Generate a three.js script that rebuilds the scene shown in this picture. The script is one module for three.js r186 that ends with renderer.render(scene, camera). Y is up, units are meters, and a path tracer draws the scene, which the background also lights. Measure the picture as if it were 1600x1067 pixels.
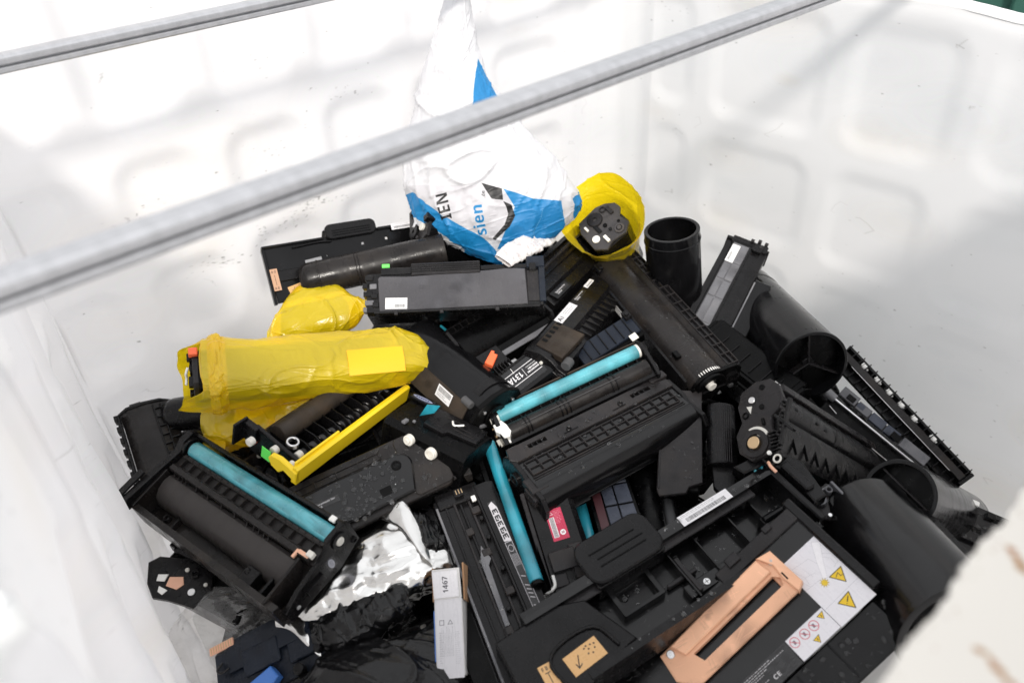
import * as THREE from 'three';
import { mergeGeometries } from 'three/addons/utils/BufferGeometryUtils.js';
import { createNoise2D, createNoise3D } from 'simplex-noise';

// ---------------------------------------------------------------- camera, sky, sun, exposure
const scene = new THREE.Scene();
const camera = new THREE.PerspectiveCamera(48.537, 1024 / 682, 0.02, 60);
camera.position.set(0, 1.24, 0);
camera.up.set(0.42622074, 0.80590766, -0.41091206);
camera.lookAt(0.51968016, 1.24 - 0.5899384, -0.61798481);
camera.focus = 1.1;
camera.userData.fStop = 3.5;
scene.add(camera);

const renderer = new THREE.WebGLRenderer({ antialias: true });
renderer.setSize(1024, 682);
renderer.toneMapping = THREE.LinearToneMapping;
renderer.toneMappingExposure = 1.54;
renderer.shadowMap.enabled = true;

const SUN = new THREE.Vector3(-0.76, 1.07, 1.0).normalize();       // towards the sun, read from the bar's shadow on the wall
{
  const w = 256, h = 128, d = new Float32Array(w * h * 4);
  for (let j = 0; j < h; j++) for (let i = 0; i < w; i++) {
    const el = (j + 0.5) / h * Math.PI - Math.PI / 2, az = (i + 0.5) / w * Math.PI * 2 - Math.PI;
    const v = new THREE.Vector3(Math.cos(el) * Math.cos(az), Math.sin(el), Math.cos(el) * Math.sin(az));
    const s = Math.max(0, v.dot(SUN)), up = Math.max(0, Math.sin(el));
    const l = 0.66 + 0.3 * up + 0.45 * Math.pow(s, 6);              // thin bright overcast, brighter round the veiled sun
    const o = (j * w + i) * 4;
    d[o] = l * 0.99; d[o + 1] = l * 0.998; d[o + 2] = l * 1.02; d[o + 3] = 1;
  }
  const sky = new THREE.DataTexture(d, w, h, THREE.RGBAFormat, THREE.FloatType);
  sky.mapping = THREE.EquirectangularReflectionMapping; sky.magFilter = THREE.LinearFilter; sky.needsUpdate = true;
  scene.background = sky; scene.environment = sky;
}
const sun = new THREE.DirectionalLight(new THREE.Color(1, 0.945, 0.87), 2.1);
sun.position.set(SUN.x * 5 + 0.6, SUN.y * 5 + 0.5, SUN.z * 5 - 0.6);
sun.target.position.set(0.6, 0.5, -0.6);
sun.castShadow = true; sun.shadow.radius = 14; sun.shadow.mapSize.set(2048, 2048);
Object.assign(sun.shadow.camera, { left: -2, right: 2, top: 2, bottom: -2, near: 0.5, far: 12 });
scene.add(sun, sun.target);

// ---------------------------------------------------------------- random numbers, noise, textures
const rngOf = (seed) => () => { seed = (seed + 0x6d2b79f5) | 0; let t = Math.imul(seed ^ (seed >>> 15), 1 | seed); t = (t + Math.imul(t ^ (t >>> 7), 61 | t)) ^ t; return ((t ^ (t >>> 14)) >>> 0) / 4294967296; };
const rnd = rngOf(7), N2 = createNoise2D(rngOf(11)), N3 = createNoise3D(rngOf(12));
const clamp = (v, a = 0, b = 1) => Math.min(b, Math.max(a, v));
const smooth = (a, b, v) => { v = clamp((v - a) / (b - a)); return v * v * (3 - 2 * v); };
const lerp = (a, b, t) => a + (b - a) * t;
function tex(size, f, srgb) {                                        // tileable value field: f(x, y, tile noise)
  const d = new Uint8Array(size * size * 4);
  const tn = (x, y, fr, s) => { // noise on a torus, so that it tiles
    const a = x * Math.PI * 2, b = y * Math.PI * 2, r = fr / 6.283;
    return 0.5 * (N3(Math.cos(a) * r + s, Math.sin(a) * r, b * 0.0 + s) + N3(Math.cos(b) * r - s, Math.sin(b) * r, Math.cos(a) * r * 0.9 + s));
  };
  for (let j = 0; j < size; j++) for (let i = 0; i < size; i++) {
    const c = f(i / size, j / size, tn), o = (j * size + i) * 4;
    for (let k = 0; k < 3; k++) d[o + k] = clamp(Array.isArray(c) ? c[k] : c) * 255;
    d[o + 3] = 255;
  }
  const t = new THREE.DataTexture(d, size, size); t.wrapS = t.wrapT = THREE.RepeatWrapping;
  t.magFilter = THREE.LinearFilter; t.minFilter = THREE.LinearMipmapLinearFilter; t.generateMipmaps = true;
  if (srgb) t.colorSpace = THREE.SRGBColorSpace;
  t.needsUpdate = true; return t;
}
const speck = (() => { const r = rngOf(31), n = 256, a = new Float32Array(n * n); for (let i = 0; i < n * n; i++) a[i] = r(); return (x, y) => a[(((y * n) | 0) % n) * n + (((x * n) | 0) % n)]; })();
const dustTex = tex(512, (x, y, n) => { const p = n(x, y, 9, 2) * 0.5 + n(x, y, 26, 5) * 0.3 + n(x, y, 70, 9) * 0.2; const s = speck(x, y); return 0.62 + 0.2 * p + (s > 0.985 ? 0.25 : 0) + (s - 0.5) * 0.07; });
const roughTex = tex(512, (x, y, n) => 0.74 + 0.5 * smooth(-0.5, 0.5, n(x, y, 9, 3) + 0.5 * n(x, y, 34, 6)) - 0.25 + 0.06 * n(x, y, 110, 7));
const grainTex = tex(512, (x, y, n) => 0.5 + 0.25 * (speck(x, y) - 0.5) + 0.2 * n(x, y, 110, 4) + 0.2 * n(x, y, 6, 8));
const smearTex = tex(512, (x, y, n) => { const p = smooth(0.1, 0.6, n(x, y, 10, 14) + 0.35 * n(x, y, 50, 3)); return [0.30 + 0.22 * p, 0.29 + 0.21 * p, 0.285 + 0.19 * p]; });
const canvasTex0 = 0;
const canvasTex = (w, h, draw) => { const c = document.createElement('canvas'); c.width = w; c.height = h; const g = c.getContext('2d'); draw(g, w, h); const t = new THREE.CanvasTexture(c); t.colorSpace = THREE.SRGBColorSpace; t.anisotropy = 8; return t; };

// used plastic: toner dust in patches, wipe marks, scratches, specks, drawn so that the tile repeats without seams
const grime = (seed, dust, k = 1) => {
  const S = 1024, t = canvasTex(S, S, (g) => {
    const r = rngOf(seed); g.fillStyle = '#a4a3a4'; g.fillRect(0, 0, S, S);
    const tiled = (f) => { for (const dx of [-S, 0, S]) for (const dy of [-S, 0, S]) { g.save(); g.translate(dx, dy); f(); g.restore(); } };
    for (let i = 0; i < 46; i++) { const x = r() * S, y = r() * S, s = 30 + r() * 150, a = (0.08 + r() * 0.3) * k, light = r() < 0.55, c = light ? dust : '60,58,60'; tiled(() => { const q = g.createRadialGradient(x, y, 0, x, y, s); q.addColorStop(0, `rgba(${c},${a})`); q.addColorStop(0.6, `rgba(${c},${a * 0.55})`); q.addColorStop(1, `rgba(${c},0)`); g.fillStyle = q; g.fillRect(x - s, y - s, 2 * s, 2 * s); }); }
    for (let i = 0; i < 3600; i++) { g.fillStyle = `rgba(${r() < 0.6 ? dust : '50,48,50'},${0.1 + r() * 0.5 * k})`; const s = 0.6 + r() * r() * 3; g.fillRect(r() * S, r() * S, s, s * (0.5 + r())); }
    for (let i = 0; i < 34; i++) { const x = r() * S, y = r() * S, a = r() * 6.3, n = 8 + r() * 22, w = r() < 0.5 ? dust : '72,70,72'; for (let j = 0; j < n; j++) { const o = (r() - 0.5) * 46, l = 30 + r() * 110; g.strokeStyle = `rgba(${w},${0.05 + r() * 0.2 * k})`; g.lineWidth = 0.7 + r() * 1.8; g.beginPath(); g.moveTo(x + o * Math.sin(a), y - o * Math.cos(a)); g.lineTo(x + o * Math.sin(a) + l * Math.cos(a + (r() - 0.5) * 0.2), y - o * Math.cos(a) + l * Math.sin(a + (r() - 0.5) * 0.2)); g.stroke(); } }
    for (let i = 0; i < 60; i++) { g.strokeStyle = `rgba(235,233,230,${0.12 + r() * 0.5})`; g.lineWidth = 0.5 + r() * 0.8; g.beginPath(); let x = r() * S, y = r() * S, a = r() * 6.3; g.moveTo(x, y); for (let k2 = 0; k2 < 3; k2++) { x += Math.cos(a) * (8 + r() * 40); y += Math.sin(a) * (8 + r() * 40); a += (r() - 0.5) * 0.5; g.lineTo(x, y); } g.stroke(); }
  });
  t.wrapS = t.wrapT = THREE.RepeatWrapping; return t;
};
const grimeA = grime(201, '206,202,198'), grimeB = grime(202, '222,206,186', 1.1), grimeC = grime(203, '214,216,220', 0.8);
const filmTex = tex(512, (x, y, n) => 0.5 + 0.5 * (Math.abs(n(x, y, 8, 21)) - Math.abs(n(x, y, 22, 22)) * 0.7));
const zincTex = tex(512, (x, y, n) => { const v = 0.66 + 0.035 * n(x, y, 14, 41) + 0.02 * n(x, y, 60, 43) + 0.05 * n(0.3, y, 40, 44) + 0.015 * (speck(x, y) - 0.5); return [v, v * 1.005, v * 1.02]; }, true);
// ---------------------------------------------------------------- materials (linear base colours)
const lin = (r, g, b) => new THREE.Color().setRGB(r, g, b);
const std = (c, roughness, o = {}) => new THREE.MeshPhysicalMaterial({ color: c, roughness, side: THREE.DoubleSide, ...o });
const plastic = (v, rough, o = {}) => std(lin(v[0] / 0.36, v[1] / 0.36, v[2] / 0.36), rough, { map: grimeA, roughnessMap: roughTex, bumpMap: grainTex, bumpScale: 0.00025, specularIntensity: 0.42, ...o });
const M = {
  black: plastic([0.0055, 0.0053, 0.0057], 0.33),
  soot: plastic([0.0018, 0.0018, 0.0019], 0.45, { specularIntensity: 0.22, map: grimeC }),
  gloss: plastic([0.0042, 0.0042, 0.0046], 0.22, { bumpScale: 0.0001, map: grimeC }),
  wet: plastic([0.0038, 0.0037, 0.004], 0.24, { clearcoat: 0.3, clearcoatRoughness: 0.12 }),
  grey: plastic([0.018, 0.0168, 0.0175], 0.36, { map: grimeB }),
  brown: plastic([0.016, 0.0145, 0.014], 0.42, { map: grimeB }),
  midgrey: plastic([0.048, 0.046, 0.047], 0.45, { map: grimeB }),
  navy: plastic([0.009, 0.0125, 0.020], 0.45),
  slate: plastic([0.12, 0.122, 0.13], 0.38),
  steelblue: plastic([0.05, 0.057, 0.075], 0.45),
  dusty: plastic([0.035, 0.028, 0.022], 0.8, { map: grimeB }),
  teal: std(lin(0.25, 1.02, 1.17), 0.3, { map: grimeC, clearcoat: 0.35, clearcoatRoughness: 0.15, roughnessMap: roughTex }),
  tealDark: std(lin(0.05, 0.6, 0.78), 0.24, { map: grimeC, clearcoat: 0.35, clearcoatRoughness: 0.15 }),
  white: std(lin(0.78, 0.77, 0.74), 0.45),
  ivory: std(lin(0.62, 0.60, 0.55), 0.5),
  yellow: std(lin(0.82, 0.58, 0.012), 0.42),
  lime: std(lin(0.42, 0.50, 0.01), 0.45),
  green: std(lin(0.12, 0.72, 0.10), 0.5),
  salmon: std(lin(2.0, 1.12, 0.68), 0.5, { map: grimeC, bumpMap: grainTex, bumpScale: 0.0002 }),
  copper: std(lin(0.72, 0.40, 0.27), 0.4),
  orange: std(lin(0.85, 0.14, 0.045), 0.5),
  blueClip: std(lin(0.05, 0.16, 0.48), 0.45),
  steel: std(lin(0.62, 0.62, 0.62), 0.28, { metalness: 1 }),
  brass: std(lin(0.55, 0.40, 0.24), 0.35, { metalness: 1 }),
  rubber: std(lin(0.05, 0.05, 0.052), 0.75),
  roller: std(lin(0.20, 0.20, 0.21), 0.4),
  slateFace: plastic([0.065, 0.064, 0.068], 0.3, { map: grimeC }),
  zinc: std(lin(1.08, 1.08, 1.09), 0.36, { metalness: 0.62, map: zincTex }),
  card: std(lin(0.5, 0.495, 0.49), 0.8),
  cardBrown: std(lin(0.30, 0.17, 0.09), 0.85),
  yellowFilm: std(lin(0.97, 0.73, 0.010), 0.32, { bumpMap: filmTex, bumpScale: 0.0007, specularIntensity: 0.9, transmission: 0.56, thickness: 0, ior: 1.45, clearcoat: 0.5, clearcoatRoughness: 0.12 }),
  orangeFilm: std(lin(0.95, 0.56, 0.006), 0.4, { transmission: 0.3, thickness: 0, ior: 1.45 }),
  clearFilm: std(lin(0.95, 0.945, 0.94), 0.16, { transmission: 0.9, thickness: 0, ior: 1.45 }),
  blackFilm: std(lin(0.005, 0.005, 0.0054), 0.18, { specularIntensity: 0.6, bumpMap: grainTex, bumpScale: 0.0003 }),
  foil: std(lin(0.62, 0.615, 0.60), 0.2, { metalness: 1 }),
  drop: new THREE.MeshPhysicalMaterial({ color: 0xffffff, roughness: 0.02, transmission: 1, thickness: 0.003, ior: 1.33 }),
};

// ---------------------------------------------------------------- geometry kit: all lengths in millimetres, x along a thing, z across it, y towards its top
const V = (x, y, z) => new THREE.Vector3(x, y, z);
function B(x0, x1, y0, y1, z0, z1, c = 0.8) {                        // box with chamfered edges, 44 triangles
  if (x1 < x0) [x0, x1] = [x1, x0]; if (y1 < y0) [y0, y1] = [y1, y0]; if (z1 < z0) [z0, z1] = [z1, z0];
  c = Math.min(c, (x1 - x0) * 0.3, (y1 - y0) * 0.3, (z1 - z0) * 0.3);
  const lo = [x0, y0, z0], hi = [x1, y1, z1], pos = [];
  const pt = (s, ax) => s.map((k, i) => (k > 0 ? hi[i] : lo[i]) - (i === ax ? 0 : k * c));
  const tri = (a, b, d, out) => { const n = V(...b).sub(V(...a)).cross(V(...d).sub(V(...a))); pos.push(...(n.dot(V(...out)) >= 0 ? [a, b, d] : [a, d, b]).flat()); };
  const quad = (a, b, d, e, out) => { tri(a, b, d, out); tri(a, d, e, out); };
  for (let ax = 0; ax < 3; ax++) for (const s of [-1, 1]) {
    const [u, v] = [(ax + 1) % 3, (ax + 2) % 3], P = (a, b) => { const k = [0, 0, 0]; k[ax] = s; k[u] = a; k[v] = b; return pt(k, ax); }, out = [0, 0, 0]; out[ax] = s;
    quad(P(-1, -1), P(1, -1), P(1, 1), P(-1, 1), out);
  }
  for (let ax = 0; ax < 3; ax++) for (const a of [-1, 1]) for (const b of [-1, 1]) {
    const [u, v] = [(ax + 1) % 3, (ax + 2) % 3], k = (e) => { const s = [0, 0, 0]; s[ax] = e; s[u] = a; s[v] = b; return s; }, out = k(0);
    quad(pt(k(-1), u), pt(k(1), u), pt(k(1), v), pt(k(-1), v), out);
  }
  for (const a of [-1, 1]) for (const b of [-1, 1]) for (const d of [-1, 1]) { const s = [a, b, d]; tri(pt(s, 0), pt(s, 1), pt(s, 2), s); }
  const g = new THREE.BufferGeometry(); g.setAttribute('position', new THREE.Float32BufferAttribute(pos, 3)); g.computeVertexNormals(); return g;
}
const clean = (g) => { g = g.index ? g.toNonIndexed() : g; for (const k of Object.keys(g.attributes)) if (!['position', 'normal'].includes(k)) g.deleteAttribute(k); return g; };
function lathe(pts, n = 28) { return clean(new THREE.LatheGeometry(pts.map(([r, y]) => new THREE.Vector2(r, y)), n)); }     // about y
function creased(g, a = 0.6) {                                       // smooth normals except across sharp edges
  const p = g.attributes.position, fn = [], map = new Map(), nrm = new Float32Array(p.count * 3), A = V(), Bv = V(), Cc = V();
  for (let i = 0; i < p.count; i += 3) { A.fromBufferAttribute(p, i); Bv.fromBufferAttribute(p, i + 1).sub(A); Cc.fromBufferAttribute(p, i + 2).sub(A); fn.push(Bv.clone().cross(Cc)); }
  const key = (i) => Math.round(p.getX(i) * 50) + '_' + Math.round(p.getY(i) * 50) + '_' + Math.round(p.getZ(i) * 50);
  for (let i = 0; i < p.count; i++) { const k = key(i); let l = map.get(k); if (!l) map.set(k, l = []); l.push((i / 3) | 0); }
  const un = fn.map((n) => n.clone().normalize()), ca = Math.cos(a);
  for (let i = 0; i < p.count; i++) { const f = (i / 3) | 0, s = V(0, 0, 0); for (const o of map.get(key(i))) if (un[o].dot(un[f]) > ca) s.add(fn[o]); s.normalize(); s.toArray(nrm, i * 3); }
  g.setAttribute('normal', new THREE.BufferAttribute(nrm, 3)); return g;
}
const rod = (len, r, n, r2 = r, c = Math.min(0.8, r * 0.2, len * 0.2)) => creased(lathe([[0.001, 0], [r - c, 0], [r, c], [r2, len - c], [r2 - c, len], [0.001, len]], n));
const alongX = (g) => g.rotateZ(-Math.PI / 2), alongZ = (g) => g.rotateX(Math.PI / 2);
const CX = (x0, x1, y, z, r, n = 20, r2) => alongX(rod(x1 - x0, r, n, r2)).translate(x0, y, z);
const CY = (x, y0, y1, z, r, n = 20, r2) => rod(y1 - y0, r, n, r2).translate(x, y0, z);
const CZ = (x, y, z0, z1, r, n = 20, r2) => alongZ(rod(z1 - z0, r, n, r2)).translate(x, y, z0);
const ring = (len, r, ri, n = 28, c = 0.6) => creased(lathe([[ri, c], [ri + c, 0], [r - c, 0], [r, c], [r, len - c], [r - c, len], [ri + c, len], [ri, len - c], [ri, c]], n));
const RX = (x0, x1, y, z, r, ri, n) => alongX(ring(x1 - x0, r, ri, n)).translate(x0, y, z);
const RY = (x, y0, y1, z, r, ri, n) => ring(y1 - y0, r, ri, n).translate(x, y0, z);
const tube = (prof, n = 40) => alongX(creased(lathe(prof.map(([x, r]) => [r, x]), n), 0.7));   // [[x, r], ...] turned about x
function ext(pts, depth, bev = 0.6, holes = []) {
  const s = pts.isShape ? pts : new THREE.Shape(pts.map(([a, b]) => new THREE.Vector2(a, b)));
  for (const h of holes) { const q = new THREE.Path(); if (h.length === 3) q.absarc(h[0], h[1], h[2], 0, Math.PI * 2, true); else q.setFromPoints(h.map(([a, b]) => new THREE.Vector2(a, b))); s.holes.push(q); }
  return creased(clean(new THREE.ExtrudeGeometry(s, { depth: Math.max(0.05, depth - 2 * bev), bevelEnabled: bev > 0, bevelThickness: bev, bevelSize: bev, bevelOffset: -bev, bevelSegments: 1, curveSegments: 10 })).translate(0, 0, bev), 0.5);
}
const flip = (pts) => pts.map((p) => (p.length === 3 ? [-p[0], p[1], p[2]] : [-p[0], p[1]]));
const PX = (zy, x0, x1, bev = 0.7, holes = []) => ext(flip(zy), x1 - x0, bev, holes.map((h) => (h.length === 3 && !Array.isArray(h[0]) ? [-h[0], h[1], h[2]] : flip(h)))).rotateY(Math.PI / 2).translate(x0, 0, 0);   // section (z, y) drawn out along x
const PY = (xz, y0, y1, bev = 0.7, holes = []) => ext(xz.map(([a, b]) => [a, -b]), y1 - y0, bev, holes.map((h) => (h.length === 3 && !Array.isArray(h[0]) ? [h[0], -h[1], h[2]] : h.map(([a, b]) => [a, -b])))).rotateX(-Math.PI / 2).translate(0, y0, 0);   // outline (x, z) raised along y
const PZ = (xy, z0, z1, bev = 0.7, holes = []) => ext(xy, z1 - z0, bev, holes).translate(0, 0, z0);
const arc = (z, y, r, a0, a1, n = 14, ry = r) => Array.from({ length: n + 1 }, (_, i) => { const a = lerp(a0, a1, i / n) * Math.PI / 180; return [z + r * Math.cos(a), y + ry * Math.sin(a)]; });
const rrect = (x0, x1, z0, z1, r) => [...arc(x1 - r, z1 - r, r, 0, 90, 4), ...arc(x0 + r, z1 - r, r, 90, 180, 4), ...arc(x0 + r, z0 + r, r, 180, 270, 4), ...arc(x1 - r, z0 + r, r, 270, 360, 4)];
function cogPts(r, n, d) { const p = []; for (let i = 0; i < n; i++) for (const [f, q] of [[0, r - d], [0.25, r - d], [0.38, r], [0.62, r], [0.75, r - d]]) { const a = (i + f) / n * Math.PI * 2; p.push([q * Math.cos(a), q * Math.sin(a)]); } return p; }
const GX = (x0, x1, y, z, r, n = 22, d = 1.3) => ext(cogPts(r, n, d), x1 - x0, 0.3, [[0, 0, r * 0.25]]).rotateY(Math.PI / 2).translate(x0, y, z);
const GY = (x, y0, y1, z, r, n = 22, d = 1.3) => ext(cogPts(r, n, d), y1 - y0, 0.3, [[0, 0, r * 0.25]]).rotateX(-Math.PI / 2).translate(x, y0, z);
function wire(pts, r, n = 6) { const c = new THREE.CatmullRomCurve3(pts.map((p) => V(...p))); return clean(new THREE.TubeGeometry(c, pts.length * 4, r, n)); }
const spring = (x, y, z, r, turns, len) => wire(Array.from({ length: turns * 8 + 1 }, (_, i) => [x + r * Math.cos(i * Math.PI / 4), y + len * i / (turns * 8), z + r * Math.sin(i * Math.PI / 4)]), 0.5);
const turned = (g, ax, deg, at = [0, 0, 0]) => { g.translate(-at[0], -at[1], -at[2]); g[{ x: 'rotateX', y: 'rotateY', z: 'rotateZ' }[ax]](deg * Math.PI / 180); return g.translate(...at); };

function finish(geoms, uv) {                                         // merge, to metres, uv in metres by the way each face points
  let g = Array.isArray(geoms) ? (geoms.length > 1 ? mergeGeometries(geoms.map((q) => (uv ? q : clean(q)))) : geoms[0]) : geoms;
  if (!g.userData.done) { g = g.clone(); g.scale(0.001, 0.001, 0.001); }
  if (!g.attributes.uv) {
    const p = g.attributes.position, t = new Float32Array(p.count * 2), ox = rnd() * 7, oy = rnd() * 7, a = V(), b = V(), c = V();
    for (let i = 0; i < p.count; i += 3) {
      a.fromBufferAttribute(p, i); b.fromBufferAttribute(p, i + 1).sub(a); c.fromBufferAttribute(p, i + 2).sub(a); b.cross(c);
      const k = Math.abs(b.x) > Math.abs(b.y) && Math.abs(b.x) > Math.abs(b.z) ? [2, 1] : Math.abs(b.y) > Math.abs(b.z) ? [0, 2] : [0, 1];
      for (let j = 0; j < 3; j++) { const q = [p.getX(i + j), p.getY(i + j), p.getZ(i + j)]; t[(i + j) * 2] = q[k[0]] / 0.16 + ox; t[(i + j) * 2 + 1] = q[k[1]] / 0.16 + oy; }
    }
    g.setAttribute('uv', new THREE.BufferAttribute(t, 2));
  }
  g.userData.done = true; return g;
}
function part(parent, name, geoms, mat, label) {
  const o = new THREE.Mesh(finish(geoms), mat); o.name = name; o.castShadow = o.receiveShadow = true;
  if (label) o.userData.label = label; parent.add(o); return o;
}
function row(parent, name, geoms, mat, spots) {                      // alike pieces: one shared geometry, a mesh each
  const g = finish(geoms);
  for (const [x, y, z, turn, tilt] of spots) { const o = new THREE.Mesh(g, mat); o.name = name; o.castShadow = o.receiveShadow = true; o.position.set(x / 1000, y / 1000, z / 1000); if (turn) o.rotation.y = turn; if (tilt) o.rotation.z = tilt; parent.add(o); }
}
const steps = (n, x0, x1, y = 0, z = 0) => Array.from({ length: n }, (_, i) => [n > 1 ? lerp(x0, x1, i / (n - 1)) : x0, y, z]);
const used = new Map();
const numbered = (n) => { const k = used.get(n) ?? 0; used.set(n, k + 1); return k ? n + '_' + String(k).padStart(3, '0') : n; };
function tagged(o, name, label, category, group, kind) { o.name = numbered(name); if (label) o.userData.label = label; if (category) o.userData.category = category; if (group) o.userData.group = group; if (kind) o.userData.kind = kind; scene.add(o); return o; }
function settle(o, [a, b, n]) {
  const A = V(...a), X = V(...b).sub(A), L = X.length(); X.normalize();
  const Z = X.clone().cross(V(...n)).normalize(), Y = Z.clone().cross(X);
  o.quaternion.setFromRotationMatrix(new THREE.Matrix4().makeBasis(X, Y, Z)); o.position.copy(A); return L * 1000;
}
function thing(name, label, category, key, group) { const G = new THREE.Group(); tagged(G, name, label, category, group); const L = settle(G, PLACES[key]); return [G, L]; }
const labelMats = new Map();
function sticker(parent, name, t, x, z, w, h, y = 0, turn = 0, label, rough = 0.45) {   // printed paper or film, 0.3 mm thick
  if (!labelMats.has(t)) labelMats.set(t, std(lin(0.82, 0.82, 0.82), rough, { map: t, roughnessMap: roughTex }));
  const g = new THREE.BoxGeometry(w, 0.35, h); g.rotateY(turn * Math.PI / 180); g.translate(x, y + 0.2, z);
  const o = new THREE.Mesh(finish(g.toNonIndexed()), labelMats.get(t)); o.name = name; o.castShadow = o.receiveShadow = true; if (label) o.userData.label = label; parent.add(o); return o;
}
function drops(parent, n, spot, r0 = 0.7, r1 = 2.2, seed = 3) {      // rain drops standing on a wet face: spot(u, v) -> [x, y, z]
  const r = rngOf(seed), gs = [], base = clean(new THREE.SphereGeometry(1, 10, 6));
  for (let i = 0; i < n; i++) { const q = spot(r(), r()); if (!q) continue; const s = 1.35 * (r0 + (r1 - r0) * Math.pow(r(), 2.6)); gs.push(base.clone().scale(s * (0.9 + 0.4 * r()), s * 0.3, s * (0.9 + 0.3 * r())).translate(q[0], q[1] + s * 0.1, q[2])); }
  const o = part(parent, 'water_drops', gs, M.drop); o.userData.kind = 'stuff'; return o;
}
function shift(g) { return g; }

// a film or paper skin: stations [x, z0, z1, yTop, yBottom] along x, cross-sections closed loops; creases are folds in the sheet
function skin(st, o = {}) {
  const { nu = 90, nv = 110, pow = 0.75, amp = 3, freq = 0.02, seed = 1, folds = 7, open = false, flat = false, pinch = 0, stretch = [1, 1, 1] } = o, r = rngOf(seed * 97 + 5);
  const F = Array.from({ length: folds }, (_, i) => { const d = V(r() - 0.5, r() - 0.5, r() - 0.5).normalize().multiply(V(...stretch)); return [d, freq * (0.6 + i * 0.45), r() * 10, amp / (0.8 + i * 0.55)]; });
  const ev = (t) => { const f = t * (st.length - 1), i = Math.min(st.length - 2, f | 0), u = f - i, P = (k) => st[clamp(k, 0, st.length - 1)]; return st[0].map((_, k) => { const a = P(i - 1)[k], b = P(i)[k], c = P(i + 1)[k], d = P(i + 2)[k]; return b + 0.5 * u * (c - a + u * (2 * a - 5 * b + 4 * c - d + u * (3 * (b - c) + d - a))); }); };
  const pos = [], uvs = [], idx = [];
  for (let j = 0; j <= nv; j++) {
    const [x, z0, z1, y1, y0] = ev(j / nv), zc = (z0 + z1) / 2, zr = (z1 - z0) / 2, yc = (y0 + y1) / 2, yr = (y1 - y0) / 2;
    for (let i = 0; i <= nu; i++) {
      const a = i / nu * Math.PI * 2, c = Math.cos(a), s = Math.sin(a), cz = Math.sign(c) * Math.abs(c) ** pow, sy = Math.sign(s) * Math.abs(s) ** pow;
      let p = V(x, yc + yr * sy, zc + zr * cz), d = 0; uvs.push(p.z, p.x);
      for (const [dir, f, ph, am] of F) { const q = p.dot(dir) * f + ph + 0.35 * N3(p.x * freq * 0.7, p.y * freq * 0.7, p.z * freq * 0.7 + ph); const w = Math.abs(((q % 1) + 1) % 1 - 0.5); d += am * (0.45 * (w * 4 - 1) + (o.soft ? 0.5 * Math.exp(-w * 14) : 0.55 * Math.exp(-w * 20) + 0.6 * Math.exp(-w * 60))); }
      d += amp * 0.22 * N3(p.x * freq * 2.2, p.y * freq * 2.2, p.z * freq * 2.2 + seed);
      const e = open ? 1 : smooth(0, 0.08, j / nv) * smooth(0, 0.08, 1 - j / nv);
      const nrm = V(0, sy * (zr || 1), cz * (yr || 1)).normalize();
      p.addScaledVector(nrm, d * (0.35 + 0.65 * e) * Math.min(1, Math.min(zr, yr) / 8 + 0.15)); p.x += d * 0.25;
      if (o.edge) p.x += o.edge(j / nv, a, p);
      pos.push(p.x, p.y, p.z);
    }
  }
  for (let j = 0; j < nv; j++) for (let i = 0; i < nu; i++) { const q = j * (nu + 1) + i; idx.push(q, q + 1, q + nu + 1, q + 1, q + nu + 2, q + nu + 1); }
  let g = new THREE.BufferGeometry(); g.setAttribute('position', new THREE.Float32BufferAttribute(pos, 3)); g.setAttribute('uv', new THREE.Float32BufferAttribute(uvs, 2)); g.setIndex(idx);
  if (flat) { g = g.toNonIndexed(); g.computeVertexNormals(); } else { g.computeVertexNormals(); g = g.toNonIndexed(); }
  if (!o.keepUv) g.deleteAttribute('uv');
  return g;
}

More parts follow.
